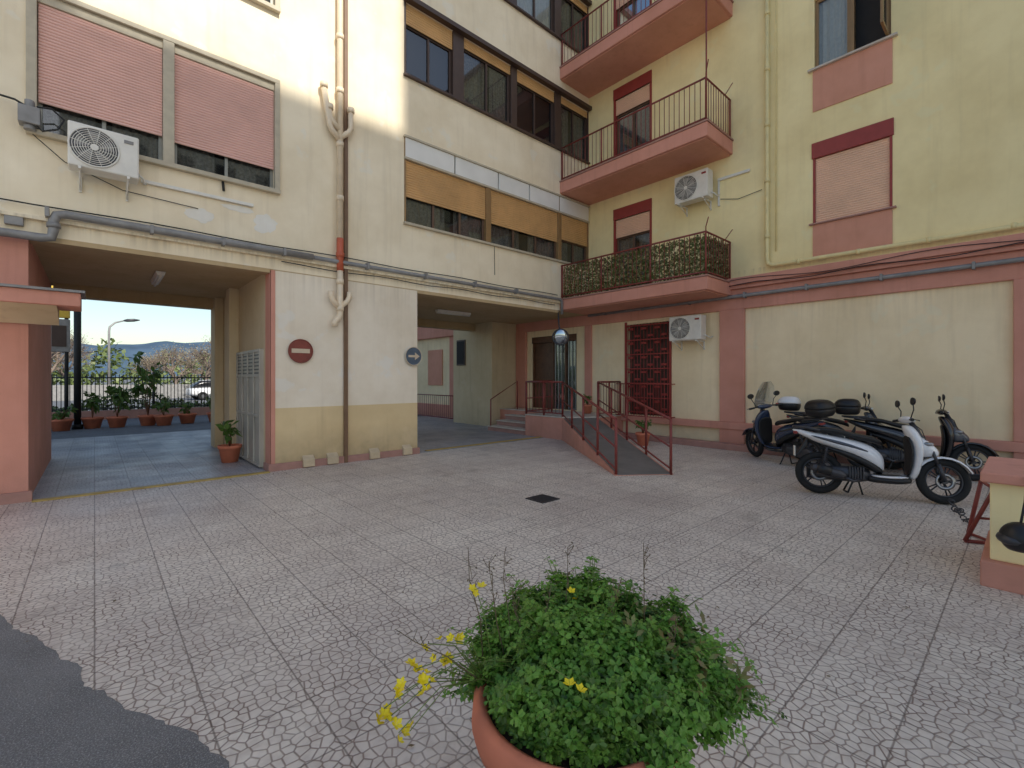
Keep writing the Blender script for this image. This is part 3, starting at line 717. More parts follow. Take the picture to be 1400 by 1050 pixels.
r.tube([(9.0, 11.0, .05), (9.0, 11.0, .95), (10.1, 11.0, 1.5), (10.1, 11.0, .6)], .02, 8)
r.obj('handrails', 'rail', EN)

cm = empty('convex_mirror')
M['mirror'] = plain('mirror_surface', (176, 186, 194), .10, metal=1, var=.1)
c = Vector((9.45, 8.55, 2.72)); d = Vector((-.75, -.66, -.15)).normalized()
rings = []
a = d.cross(Vector((0,0,1))).normalized(); b = a.cross(d)
for k in range(8):
    t = k/7*1.0; R = .21*sin(t*pi/2) if k else .005
    rings.append([c+d*(.07*cos(t*pi/2))+(a*cos(2*pi*q/24)+b*sin(2*pi*q/24))*R for q in range(24)])
mb = MB(); mb.loft(rings); mb.obj('mirror_face', 'mirror', cm)
mb = MB(); mb.torus(c, d, .215, .018, 24, 8); mb.disc(c-d*.03, d, .20, 20, .02); mb.tube([c-d*.02, c-d*.18, (9.5, 8.66, 3.1), (9.5, 8.69, SOF)], .02, 8); mb.obj('mirror_rim', 'dkmetal', cm)

lw = empty('low_wall')
mb = MB(); mb.box(5.15, 6.1, -.45, .21, .2, .80); mb.obj('wall_body', 'yellow', lw, bevel=.01)
mb = MB(); mb.box(5.08, 6.15, -.5, .26, 0, .2); mb.box(5.08, 6.15, -.5, .26, .801, .88); mb.obj('wall_base_cap', 'pink', lw, bevel=.012)
fr = empty('metal_parking_barrier')
mb = MB()
A0 = cw(4.40, 4.52, .02); B0 = cw(4.52, 4.36, .56); C0 = cw(4.62, 4.44, .02); D0 = cw(4.66, 4.75, .02); E0 = cw(4.66, 4.62, .58)
mb.tube([A0, B0, E0], .018, 8); mb.tube([A0, C0], .018, 8); mb.tube([C0, B0], .014, 8); mb.tube([D0, E0], .018, 8); mb.tube([A0.lerp(B0,.45), C0.lerp(B0,.45)], .012, 8); mb.tube([C0, D0], .014, 8)
mb.obj('bars', 'rail', fr)
hm = empty('motorcycle_helmet')
hc = cw(3.63, 3.32, .46)
mb = MB(); mb.ell((hc.x, hc.y, hc.z), .125, .11, .11, 20, 14, -.8); mb.obj('shell', 'black', hm)
mb = MB(); mb.ell((hc.x-.012, hc.y+.03, hc.z-.01), .12, .095, .05, 18, 8); mb.obj('visor', 'dkmetal', hm)
mb = MB(); mb.tube([(hc.x, hc.y, hc.z+.1), (hc.x+.1, hc.y-.02, .7), (5.06, hc.y-.03, .87), (5.2, hc.y-.03, .885)], .008, 5); mb.obj('strap', 'cable', hm)

# ---------------------------------------------------------------- scooters
def ringx(x, cz, hw, hh, n=14, p=2.6):
    out = []
    for k in range(n):
        t = 2*pi*k/n; c, s = cos(t), sin(t)
        out.append((x, hw*math.copysign(abs(c)**(2/p), c), cz+hh*math.copysign(abs(s)**(2/p), s)))
    return out
def ringz(z, cx, hd, hw, n=14, p=2.6):
    out = []
    for k in range(n):
        t = 2*pi*k/n; c, s = cos(t), sin(t)
        out.append((cx+hd*math.copysign(abs(c)**(2/p), c), hw*math.copysign(abs(s)**(2/p), s), z))
    return out
def paint(name, col, rough=.25):
    return plain(name, col, rough, var=.08, spec=.6, coat=.6)
def scooter(rear, front, body, accent, seat='black', nose=None, shield=False, topbox=None, rim='dkmetal', nm='parked_scooter', lean=6, steer=0.12):
    e = empty(nm); rear = Vector(rear); front = Vector(front)
    d = (front-rear); ang = math.atan2(d.y, d.x); mid = (rear+front)/2
    e.matrix_world = Matrix.Translation((mid.x, mid.y, .008)) @ Matrix.Rotation(ang, 4, 'Z') @ Matrix.Rotation(radians(-lean), 4, 'X')
    R = .285; xw = .665
    nose = nose or accent
    def wheel(cx, lat=0, tilt=0):
        ax = Vector((sin(tilt), cos(tilt), 0)); c = Vector((cx, 0, R))
        mb = MB(); mb.torus(c, ax, R-.047, .047, 36, 12, 1.0); mb.obj('tyre', 'rubber', e)
        mb = MB(); mb.torus(c, ax, R-.095, .013, 30, 8, 2.2)
        f = Vector((ax.y, -ax.x, 0)); up = Vector((0,0,1))
        for k in range(10):
            a = 2*pi*(k//2)/5+(.13 if k % 2 else -.13)
            mb.tube([c+(f*cos(a)+up*sin(a))*.03, c+(f*cos(a)+up*sin(a))*(R-.10)], .009, 6)
        mb.tube([c-ax*.055, c+ax*.055], .032, 12); mb.obj('wheel_rim', rim, e)
        mb = MB(); mb.torus(c-ax*.05, ax, .085, .022, 24, 4, .08); mb.obj('brake_disc', 'metal', e)
    wheel(-xw); wheel(xw, tilt=-steer)
    mb = MB()
    for s in (-.075, .075):
        mb.tube([(xw, s, R), (xw-.06, s, .50)], .022, 10); mb.tube([(xw-.06, s, .48), (xw-.13, s*.9, .72)], .017, 10)
    mb.tube([(xw-.12, 0, .66), (xw-.30, 0, 1.02)], .03, 10); mb.obj('fork', 'dkmetal', e)
    rings = []
    for k in range(9):
        a = radians(24+k*17); rr = R+.026
        rings.append([(xw+cos(a)*(rr-(.02 if abs(y) > .05 else 0)), y, R+sin(a)*(rr-(.02 if abs(y) > .05 else 0))) for y in (-.07, -.045, 0, .045, .07)])
    mb = MB(); mb.loft(rings, cap=False, closed=False); o = mb.obj('front_fender', body, e); md = o.modifiers.new('t', 'SOLIDIFY'); md.thickness = .006
    mb = MB(); mb.loft([ringz(.27,.34,.04,.08,p=2.2), ringz(.36,.37,.055,.12,p=2.2), ringz(.52,.40,.055,.17,p=2.2), ringz(.70,.41,.065,.20,p=2.2), ringz(.83,.38,.075,.175,p=2.2), ringz(.93,.34,.07,.11,p=2.2), ringz(.985,.31,.05,.06,p=2.2)])
    mb.obj('leg_shield', body, e, sub=1)
    mb = MB(); mb.loft([ringx(.40,.72,.15,.15,p=2.1), ringx(.48,.70,.13,.13,p=2.1), ringx(.56,.67,.09,.09,p=2.1), ringx(.64,.63,.035,.035,p=2.1)]); mb.obj('nose', nose, e, sub=1)
    mb = MB(); mb.ell((.50, -.09, .745), .065, .045, .028); mb.ell((.50, .09, .745), .065, .045, .028); mb.obj('headlamps', 'metal', e)
    mb = MB(); mb.loft([ringz(.30,.29,.02,.10), ringz(.5,.335,.02,.15), ringz(.7,.335,.02,.17), ringz(.85,.30,.02,.13)]); mb.obj('inner_shield', 'black', e, sub=1)
    mb = MB(); mb.loft([ringx(-.16,.27,.11,.05), ringx(-.05,.25,.15,.05), ringx(.2,.245,.155,.045), ringx(.36,.27,.12,.05)]); mb.obj('floorboard', 'black' if body == 'pwhite' else accent, e, sub=1)
    mb = MB(); mb.loft([ringx(-.12,.30,.150,.018), ringx(.1,.285,.165,.022), ringx(.34,.31,.14,.03)]); mb.obj('floor_trim', body, e, sub=1)
    mb = MB(); mb.box(-.03, .31, -.12, .12, .312, .322); mb.obj('floor_mat', 'black', e, bevel=.005)
    mb = MB(); mb.loft([ringx(-.98,.865,.015,.012,p=2.1), ringx(-.88,.835,.065,.035,p=2.1), ringx(-.72,.775,.115,.065,p=2.1), ringx(-.50,.715,.14,.09,p=2.2), ringx(-.28,.655,.145,.115,p=2.2), ringx(-.10,.575,.14,.14,p=2.2), ringx(.0,.50,.11,.14,p=2.2), ringx(.07,.44,.06,.10)])
    mb.obj('rear_body', body, e, sub=1)
    mb = MB(); mb.loft([ringx(-.66,.655,.07,.02), ringx(-.45,.60,.12,.04), ringx(-.22,.51,.13,.07), ringx(-.04,.40,.12,.07), ringx(.05,.34,.10,.04)]); mb.obj('side_panel', 'black', e, sub=1)
    for s in (-1, 1):
        mb = MB(); mb.loft([ringx(-.78,.795,.015,.006), ringx(-.55,.735,.02,.022), ringx(-.30,.67,.02,.030), ringx(-.10,.60,.02,.010)])
        mb.v = [(v[0], v[1]+s*.122, v[2]) for v in mb.v]; mb.obj('side_stripe', accent, e, sub=1)
    mb = MB(); mb.loft([ringx(-.84,.875,.05,.015), ringx(-.72,.880,.105,.035), ringx(-.52,.875,.13,.04), ringx(-.38,.855,.135,.035), ringx(-.29,.81,.14,.045), ringx(-.1,.785,.13,.045), ringx(.0,.755,.085,.04), ringx(.06,.71,.035,.03)])
    mb.obj('seat', seat, e, sub=1)
    mb = MB(); mb.tube([(-.66,.125,.865), (-.82,.13,.90), (-.96,.07,.91), (-.96,-.07,.91), (-.82,-.13,.90), (-.66,-.125,.865)], .014, 8); mb.obj('grab_rail', 'dkmetal', e)
    mb = MB(); mb.ell((-.935,0,.825), .03, .07, .024); mb.obj('tail_lamp', 'redtrim', e)
    mb = MB(); mb.prism([(-.80,-.06), (-.95,-.06), (-.95,.06), (-.80,.06)], [.66,.46,.46,.66], [.77,.49,.49,.77]); mb.obj('rear_mudguard', 'black', e, bevel=.01)
    mb = MB(); mb.box(-.958, -.951, -.08, .08, .50, .64); mb.obj('number_plate', 'white', e)
    mb = MB(); mb.loft([ringx(-.72,.28,.05,.07), ringx(-.5,.30,.09,.10), ringx(-.25,.30,.12,.11), ringx(-.1,.29,.09,.07)])
    mb.loft([[(x, y+.09, z) for (x, y, z) in rg] for rg in (ringx(-.80,.27,.03,.07), ringx(-.7,.28,.045,.10), ringx(-.3,.29,.045,.09), ringx(-.18,.29,.03,.06))])
    for k in range(6): mb.box(-.34+k*.03, -.325+k*.03, -.13, .1, .24, .40)
    mb.obj('engine', 'dkmetal', e)
    mb = MB(); mb.tube([(-.22,-.10,.24), (-.30,-.16,.21), (-.40,-.17,.26)], .018, 8); mb.tube([(-.38,-.165,.27), (-.43,-.17,.285), (-.74,-.175,.36), (-.78,-.175,.37)], [.03,.055,.058,.035], 14); mb.obj('exhaust', 'dkmetal', e)
    mb = MB(); mb.tube([(-.55,-.172,.32), (-.72,-.176,.36)], .064, 14); mb.obj('exhaust_shield', 'black', e)
    mb = MB()
    for s in (-.105, .105):
        mb.tube([(-.64,s,.33), (-.58,s,.64)], .014, 8)
        for k in range(9): mb.torus((-.632+k*.006,s,.38+k*.026), (0.2,0,1), .028, .006, 12, 5)
    mb.obj('rear_shocks', 'dkmetal', e)
    mb = MB(); mb.tube([(-.2,.1,.22), (-.14,.17,.02), (-.12,.19,.0)], .012, 6); mb.tube([(-.30,-.1,.2), (-.36,-.13,.06)], .012, 6); mb.tube([(-.30,.1,.2), (-.36,.13,.06)], .012, 6); mb.tube([(-.36,-.13,.06), (-.36,.13,.06)], .012, 6); mb.obj('stands', 'iron', e)
    hx, hz = .31, 1.04
    mb = MB(); mb.loft([[(hx+.065*cos(t)*q, yy, hz+.045*sin(t)*q+.01) for t in [2*pi*k/12 for k in range(12)]] for yy, q in ((-.17,.35), (-.13,.75), (-.07,1.05), (0,1.2), (.07,1.05), (.13,.75), (.17,.35))]); mb.obj('handlebar_cover', body, e, sub=1)
    mb = MB(); mb.ell((hx+.075, 0, hz), .025, .05, .025); mb.obj('front_lamp', 'white', e)
    mb = MB(); mb.tube([(hx-.03,-.36,hz+.0), (hx,-.2,hz+.01), (hx,.2,hz+.01), (hx-.03,.36,hz)], .012, 8)
    for s in (-1, 1):
        mb.tube([(hx-.03,s*.37,hz), (hx-.01,s*.25,hz+.005)], .019, 10); mb.tube([(hx+.03,s*.18,hz+.01), (hx+.06,s*.26,hz-.0), (hx+.04,s*.36,hz-.01)], .006, 6)
        mb.tube([(hx,s*.19,hz+.02), (hx+.02,s*.24,hz+.13), (hx,s*.30,hz+.20)], .007, 6)
        mb.loft([[(hx+x_, s*.30+.075*cos(t)*q, hz+.235+.05*sin(t)*q) for t in [2*pi*k/14 for k in range(14)]] for x_, q in ((-.012,.92), (-.005,1.0), (.012,.85), (.02,.4))])
    mb.tube([(hx+.02,-.05,hz), (hx+.14,-.08,hz-.12), (.52,-.06,.7), (xw-.02,-.07,.36)], .006, 5)
    mb.obj('handlebar', 'black', e)
    if shield:
        M.setdefault('acrylic', glass_mat('clear_acrylic', (.85,.88,.9,1), .3))
        rings = []
        for k in range(7):
            z = 1.02+k*.085; w = [.15,.2,.22,.22,.2,.17,.10][k]; x = .42-.035*k
            rings.append([(x-.5*(y*w/1)**2*2, y*w, z) for y in (-1,-.66,-.33,0,.33,.66,1)])
        mb = MB(); mb.loft(rings, cap=False, closed=False); mb.obj('windshield', 'acrylic', e)
    if topbox:
        mb = MB(); z0 = .94; cx = -.92
        mb.loft([ringz(z0,cx,.15,.14,p=3), ringz(z0+.04,cx,.185,.19,p=3), ringz(z0+.12,cx,.20,.21,p=3), ringz(z0+.17,cx,.20,.21,p=3)]); mb.obj('topbox_base', 'black', e, sub=1)
        mb = MB(); mb.loft([ringz(z0+.13,cx,.203,.213,p=3), ringz(z0+.16,cx,.206,.216,p=3), ringz(z0+.21,cx,.195,.205,p=3), ringz(z0+.27,cx+.01,.16,.16,p=3), ringz(z0+.295,cx+.02,.09,.09,p=3)]); mb.obj('topbox_lid', topbox, e, sub=1)
        if topbox != 'black':
            mb = MB(); mb.box(cx-.215, cx+.0, -.14, .14, z0+.11, z0+.15); mb.obj('reflector', 'redtrim', e, bevel=.01)
        mb = MB(); mb.box(-1.0, -.64, -.07, .07, .905, .935); mb.obj('rack', 'dkmetal', e, bevel=.006)
    return e
M['pwhite'] = paint('white_paint', (236, 236, 238)); M['pblack'] = paint('black_paint', (26, 26, 30)); M['pgrey'] = paint('grey_paint', (84, 88, 94))
M['pnavy'] = paint('navy_paint', (32, 36, 56)); M['pblue'] = paint('blue_paint', (44, 58, 84))
scooter((7.46, 1.95, 0), (7.98, .73, 0), 'pwhite', 'pnavy', 'black', nose='pwhite')
scooter((9.35, 2.55, 0), (9.98, 3.72, 0), 'pblue', 'pblack', shield=True, topbox='black', steer=-.2)
scooter((9.90, 1.92, 0), (10.14, .58, 0), 'pblack', 'pgrey', topbox='black', lean=4)
scooter((10.25, 2.95, 0), (10.36, 1.62, 0), 'pgrey', 'pblack', topbox='pwhite', lean=4)
mb = MB()
for k in range(16):
    p = Vector((7.98,.68,.06)).lerp(Vector((7.0,.42,.02)), k/15)+Vector((0,0,.03*sin(k)))
    mb.torus(p, (cos(k*1.6), .3, sin(k*1.6)), .028, .007, 10, 5)
mb.obj('security_chain', 'dkmetal')

# ---------------------------------------------------------------- foreground pot & plant
M['leaf'] = leafmat('clover_leaves', (88, 142, 48), (136, 184, 76), 7, .3)
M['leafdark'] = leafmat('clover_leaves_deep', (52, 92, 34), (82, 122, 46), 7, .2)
M['petal'] = plain('yellow_petals', (250, 226, 30), .5, var=.12)
M['stem'] = plain('green_stem', (118, 136, 66), .6)
M['drystem'] = plain('dry_stem', (120, 104, 78), .8)
FP = empty('flowering_potted_plant'); PX, PY = .20, 1.45
pc = cw(PX, PY)
prof = [(.20,0), (.215,.05), (.255,.25), (.285,.48), (.29,.51), (.315,.515), (.325,.55), (.32,.61), (.30,.625), (.282,.615), (.275,.59), (.27,.58)]
mb = MB(); mb.loft([[(pc.x+r_*cos(2*pi*k/48), pc.y+r_*sin(2*pi*k/48), z) for k in range(48)] for r_, z in prof]); mb.obj('pot', 'terracotta', FP)
mb = MB(); mb.disc((pc.x, pc.y, .585), (0,0,1), .274, 32, .01); mb.obj('soil', 'soil', FP)
def trifoliate(mb, p, nrm, L):
    a = nrm.cross(rvec()); 
    if a.length < .05: return
    a.normalize(); b = nrm.cross(a)
    for k in range(3):
        t = 2*pi*k/3+random.uniform(-.25,.25); d = (a*cos(t)+b*sin(t)); s = nrm.cross(d)
        dr = nrm*(-.18*L*random.uniform(-.5,1.8)); up = nrm*L*.10
        tip = p+d*L*.86+dr
        mb.face([p, p+d*L*.5+s*L*.36+up, p+d*L*.98+s*L*.30+up+dr, tip]); mb.face([p, tip, p+d*L*.98-s*L*.30+up+dr, p+d*L*.5-s*L*.36+up])
lf = MB(); ld = MB(); st = MB()
CX, CY = .27, PY+.10
for i in range(15500):
    ph = math.acos(random.uniform(-.22, 1)); t = random.uniform(0, 2*pi)
    shell = 1-abs(random.gauss(0, .13))
    if random.random() < .10: shell *= random.uniform(1.03, 1.22)
    if shell < .35: continue
    dv = Vector((sin(ph)*cos(t), sin(ph)*sin(t), cos(ph)))
    lump = 1+.30*mnoise.noise(dv*2.3+Vector((5,2,1)))+.24*mnoise.noise(dv*5.5)+.10*mnoise.noise(dv*12)
    k = shell*lump
    X = CX+.42*k*dv.x; Y = CY+.37*k*dv.y; Z = .61+.235*k*dv.z
    rd = math.hypot(X-PX, Y-PY)
    if X < PX+.14 and Y < PY+.03 and Z < .67 and rd > .26: continue
    if X < PX+.10 and Y < PY-.10 and rd > .30: continue
    if mnoise.noise(Vector((X*8, Y*8, Z*8))) > .33 and shell > .9: continue
    p = cw(X, Y, Z)
    out = cw(dv.x, dv.y, dv.z)
    nrm = (out*.6+Vector((0,0,.7))+rvec()*.6).normalized()
    L = random.uniform(.011, .025)
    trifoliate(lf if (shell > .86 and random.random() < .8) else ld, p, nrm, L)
    if shell > 1.0 or random.random() < .12:
        q = cw(CX+(X-CX)*.6, CY+(Y-CY)*.6, .55+.45*(Z-.5)); st.tube([q, q.lerp(p, .6)+Vector((0,0,.02)), p], .0014, 3, cap=False)
for i in range(1500):
    a = random.uniform(0, 2*pi); rr_ = .28*math.sqrt(random.random()); X = PX+rr_*cos(a); Y = PY+rr_*sin(a); Z = random.uniform(.62, .68)
    trifoliate(ld if random.random() < .5 else lf, cw(X, Y, Z), (Vector((0,0,1))+rvec()*.5).normalized(), random.uniform(.013, .024))
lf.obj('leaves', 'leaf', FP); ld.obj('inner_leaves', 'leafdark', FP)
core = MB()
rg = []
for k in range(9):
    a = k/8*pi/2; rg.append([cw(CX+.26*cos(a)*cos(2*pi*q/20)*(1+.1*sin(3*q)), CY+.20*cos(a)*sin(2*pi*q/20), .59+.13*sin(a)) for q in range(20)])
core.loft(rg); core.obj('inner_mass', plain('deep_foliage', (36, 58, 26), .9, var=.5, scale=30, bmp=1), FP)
pet = MB()
def flower(p, R=.014):
    p = Vector(p); ax = (Vector((0,0,1))+rvec()*.9).normalized(); a = ax.cross(rvec()).normalized(); b = ax.cross(a)
    for k in range(5):
        t = 2*pi*k/5; d = a*cos(t)+b*sin(t); s = ax.cross(d)
        pet.face([p, p+d*R*.7+s*R*.45+ax*R*.5, p+d*R*1.2+ax*R*.75, p+d*R*.7-s*R*.45+ax*R*.5])
def px2c(px, py, d): return ((px-700)/636*d, d, 1.6-(py-517)/636*d)
for (fx, fy, d, n) in ((527,985,1.3,6), (560,1000,1.3,2), (553,945,1.35,4), (575,940,1.35,5), (568,915,1.4,6), (585,880,1.4,2), (610,878,1.4,2), (622,876,1.45,2), (600,900,1.4,3), (650,802,1.5,3), (780,818,1.6,2), (787,934,1.2,2), (545,1002,1.25,2), (590,925,1.35,2), (520,972,1.3,2), (605,905,1.4,2)):
    X, Y, Z = px2c(fx, fy, d); tip = cw(X, Y, Z); base = cw(PX-.16+.3*(X-PX), PY, .66)
    st.tube([base, base.lerp(tip, .5)+Vector((0,0,.05)), tip], .0018, 4)
    for j in range(n): flower(tip+rvec()*.020, random.uniform(.011,.016))
    if fx < 640:
        for j in range(5):
            trifoliate(lf, base.lerp(tip, random.uniform(.4,.9))+rvec()*.02, Vector((0,0,1)), .018)
ds = MB()
for (bx, tx, ty, d) in ((660,640,748,1.5), (690,668,772,1.5), (700,690,755,1.55), (885,880,742,1.5), (778,776,748,1.6), (820,850,790,1.5), (720,700,800,1.5), (740,752,812,1.5), (905,925,850,1.4), (640,540,860,1.4)):
    X, Y, Z = px2c(tx, ty, d); tip = cw(X, Y, Z); Xb = (max(bx,650)-700)/636*d; base = cw(Xb, Y, .70)
    pts = [base, base.lerp(tip,.35)+rvec()*.012, base.lerp(tip,.7)+rvec()*.012, tip]
    ds.tube(pts, [.0024,.002,.0016,.0012], 4)
    for j in range(12):
        q = base.lerp(tip, random.uniform(.45,1)); w = q+rvec()*.022+Vector((0,0,.015)); ds.tube([q, w], .0011, 3); leafquad(ds, w, rvec(), rvec(), .010, .007)
ds.obj('dry_stalks', 'drystem', FP)
st.obj('stems', 'stem', FP); pet.obj('flowers', 'petal', FP)
sg = MB()
M['succulent'] = leafmat('succulent_leaves', (94, 110, 56), (130, 92, 66), 20, .1)
for i in range(24):
    bx = random.uniform(.34,.66); by = PY+random.uniform(-.15,.15); base = cw(bx, by, .73-.28*(bx-.34)+.05*random.random()); h = random.uniform(.05,.14)
    for j in range(9):
        q = base+Vector((random.uniform(-.01,.01), random.uniform(-.01,.01), h*j/8)); u = (rvec()*Vector((1,1,.3))+Vector((0,0,.5))).normalized(); leafquad(sg, q, u, u.cross(rvec()).normalized(), .035, .016)
sg.obj('succulent_sprigs', 'succulent', FP)

lt = MB()
for i in range(260):
    x = random.uniform(-.5, 10.3); y = random.uniform(.5, 8.5)
    if random.random() < .6: x = random.choice([random.uniform(9.9, 10.4), random.uniform(.4, 3)]); y = random.uniform(.3, 7) if x > 5 else random.uniform(8.2, 8.6)
    a = random.uniform(0, 2*pi); u = Vector((cos(a), sin(a), .15)); leafquad(lt, (x, y, .012), u, Vector((-sin(a), cos(a), .1)), random.uniform(.015,.04), random.uniform(.01,.02))
lt.obj('leaf_litter', 'drystem')

# ---------------------------------------------------------------- other potted plants
M['leaf2'] = leafmat('shrub_leaves', (58, 96, 46), (94, 130, 62), 5, .2)
def potted(x, y, pr, ph_, H, spread, n, L, z0=0, nm='potted_plant', stems=7):
    e = empty(nm); mb = MB()
    prof = [(pr*.68,0), (pr*.92,ph_*.8), (pr,ph_*.82), (pr*1.03,ph_), (pr*.9,ph_), (pr*.86,ph_*.88)]
    mb.loft([[(x+r_*cos(2*pi*k/20), y+r_*sin(2*pi*k/20), z0+z+.006) for k in range(20)] for r_, z in prof]); mb.obj('pot', 'terracotta', e)
    mb = MB(); sm = MB(); B = Vector((x, y, z0+ph_*.9)); tips = []
    for i in range(stems):
        a = random.uniform(0, 2*pi); s = random.uniform(.3,1)*spread; hh = H*random.uniform(.55,1)
        t = B+Vector((cos(a)*s, sin(a)*s, hh)); m = B.lerp(t, .5)+Vector((-cos(a), -sin(a), 0))*s*.15
        sm.tube([B, m, t], [.014,.010,.005], 5); tips.append((B, m, t))
    for i in range(n):
        b0, m, t = random.choice(tips); f = random.uniform(.35,1.0)
        p = m.lerp(t, f)+rvec()*.03; u = (rvec()+Vector((0,0,.1))).normalized(); v = u.cross(rvec()).normalized()
        l = L*random.uniform(.7,1.2); w_ = l*.5; q = p+u*l*.5
        mb.face([p, q+v*w_*.5-Vector((0,0,.02)), p+u*l-Vector((0,0,l*.25)), q]); mb.face([p, q, p+u*l-Vector((0,0,l*.25)), q-v*w_*.5-Vector((0,0,.02))])
    mb.obj('leaves', 'leaf2', e); sm.obj('stems', 'brownpipe', e)
potted(1.92, 10.2, .20, .32, .55, .26, 30, .22)
potted(9.7, 6.15, .17, .3, .35, .2, 120, .1)
potted(10.35, 8.35, .14, .25, .35, .15, 80, .1, z0=.6)
for i, (x, H, s, n_, L_) in enumerate(((-.75,.35,.25,40,.2), (-.05,.9,.3,50,.24), (.55,.95,.4,70,.3), (1.35,2.1,.4,70,.34), (1.75,.5,.3,60,.2), (2.45,.35,.3,40,.2), (3.3,.9,.4,90,.25), (-1.5,.8,.3,60,.2))):
    potted(x, 19.6+.4*random.random(), .28, .35, H, s, n_, L_, stems=5)

# ---------------------------------------------------------------- street side
fn = empty('iron_fence'); f = MB()
for i in range(165):
    x = -6+i*.118; f.tube([(x, 24, .35), (x, 24, 1.75)], .013, 4)
for z in (.42, 1.62): f.tube([(-6, 24, z), (13.5, 24, z)], .025, 5)
for i in range(8): x = -6+i*2.6; f.tube([(x, 24, 0), (x, 24, 1.85)], .05, 6)
f.obj('bars', 'iron', fn)
mb = MB(); mb.box(-6, 13.5, 23.9, 24.1, 0, .35); mb.obj('plinth_wall', 'pinkplinth', fn)
gp = empty('gate_frame'); f = MB()
for x in (-1.95, -1.1): f.box(x, x+.12, 19.9, 20.02, 0, 1.7)
f.box(-1.83, -1.1, 19.93, 19.99, 1.55, 1.7)
for i in range(7): f.tube([(-1.75+i*.1, 19.96, .1), (-1.75+i*.1, 19.96, 1.55)], .012, 4)
f.obj('posts', 'iron', gp)
pp = MB(); pp.tube([(-.40, 20, 0), (-.40, 20, 4.6)], .09, 12); pp.tube([(-.40, 20, 0), (-.40, 20, .15)], .14, 12); pp.obj('steel_column', 'iron')
M['hedge'] = leafmat('hedge_leaves', (70, 88, 52), (104, 112, 70), 2, .1)
hd = MB()
for i in range(7000):
    x = random.uniform(-10, 16); p = Vector((x, 26+random.uniform(0,1), random.uniform(.05, .75+.35*sin(x*1.3)))); leafquad(hd, p, rvec(), rvec(), .2, .12)
hd.obj('hedge', 'hedge')
ks = empty('shop_sign'); M['signyel'] = plain('sign_yellow', (224, 186, 70), .4, var=.2); 
mb = MB(); mb.box(-1.9, -.7, 24.6, 24.8, 3.9, 5.3); mb.obj('yellow_board', 'signyel', ks, bevel=.02)
mb = MB(); mb.box(-1.9, -.7, 24.6, 24.8, 2.6, 3.85); mb.obj('lower_board', 'grey', ks, bevel=.02)
mb = MB(); mb.box(-1.85, -.75, 24.58, 24.6, 4.4, 4.62); mb.box(-1.8, -1.3, 24.58, 24.6, 2.8, 3.6); mb.box(-1.2, -.8, 24.58, 24.6, 2.8, 3.6); mb.obj('lettering', 'dkbrown', ks)
mb = MB(); mb.tube([(-1.8, 24.7, 0), (-1.8, 24.7, 5.3)], .06, 8); mb.tube([(-.8, 24.7, 0), (-.8, 24.7, 5.3)], .06, 8); mb.obj('posts', 'iron', ks)
sl = empty('street_lamp'); lx, ly = 1.15, 66
mb = MB(); mb.tube([(lx, ly, 0), (lx, ly, 6.6), (lx+.05, ly, 7.1), (lx+.5, ly+.1, 7.6), (lx+1.3, ly+.2, 7.9)], [.14,.11,.10,.09,.07], 10); mb.tube([(lx, ly, 0), (lx, ly, .9)], .18, 10); mb.obj('pole', 'grey', sl)
mb = MB(); mb.loft([[(x, ly+.2+w*cos(2*pi*k/10), z+h*sin(2*pi*k/10)) for k in range(10)] for x, z, w, h in ((lx+1.2,7.88,.1,.08), (lx+1.5,7.93,.25,.17), (lx+2.1,8.0,.28,.17), (lx+2.6,8.05,.1,.05))]); mb.obj('head', 'dkmetal', sl)

M['bark'] = plain('bark', (134, 118, 106), .9, var=.3, scale=8)
M['twig'] = leafmat('sparse_leaves', (128, 114, 96), (156, 138, 118), 1.5, .1)
def tree(x, y, H, spread, nl=900, nm='bare_tree'):
    e = empty(nm); br = MB(); lfm = MB(); tips = []
    def grow(p, d, L, r, lv):
        q = p+d*L; m = p.lerp(q, .5)+rvec()*L*.06
        br.tube([p, m, q], [r, r*.85, r*.65], 6 if lv < 2 else 3, cap=False)
        if lv >= 5: tips.append(q); return
        for k in range(4 if lv < 3 else 3):
            nd = (d+rvec()*spread+Vector((0,0,.08))).normalized(); grow(q if k else m.lerp(q,.7), nd, L*random.uniform(.66,.88), max(r*.6,.014), lv+1)
    grow(Vector((x,y,0)), Vector((0,0,1)), H*.25, H*.03, 0)
    for i in range(nl):
        p = random.choice(tips)+rvec()*.4; leafquad(lfm, p, rvec(), rvec(), .13, .05)
    br.obj('branches', 'bark', e); lfm.obj('foliage', 'twig', e)
for (px_, d, H) in ((62, 36, 6.8), (92, 44, 6.2), (240, 42, 5.6), (282, 36, 5.6), (206, 60, 5), (20, 50, 6)):
    p = cw((px_-700)/636*d, d); tree(p.x, p.y, H, .75, 1500)
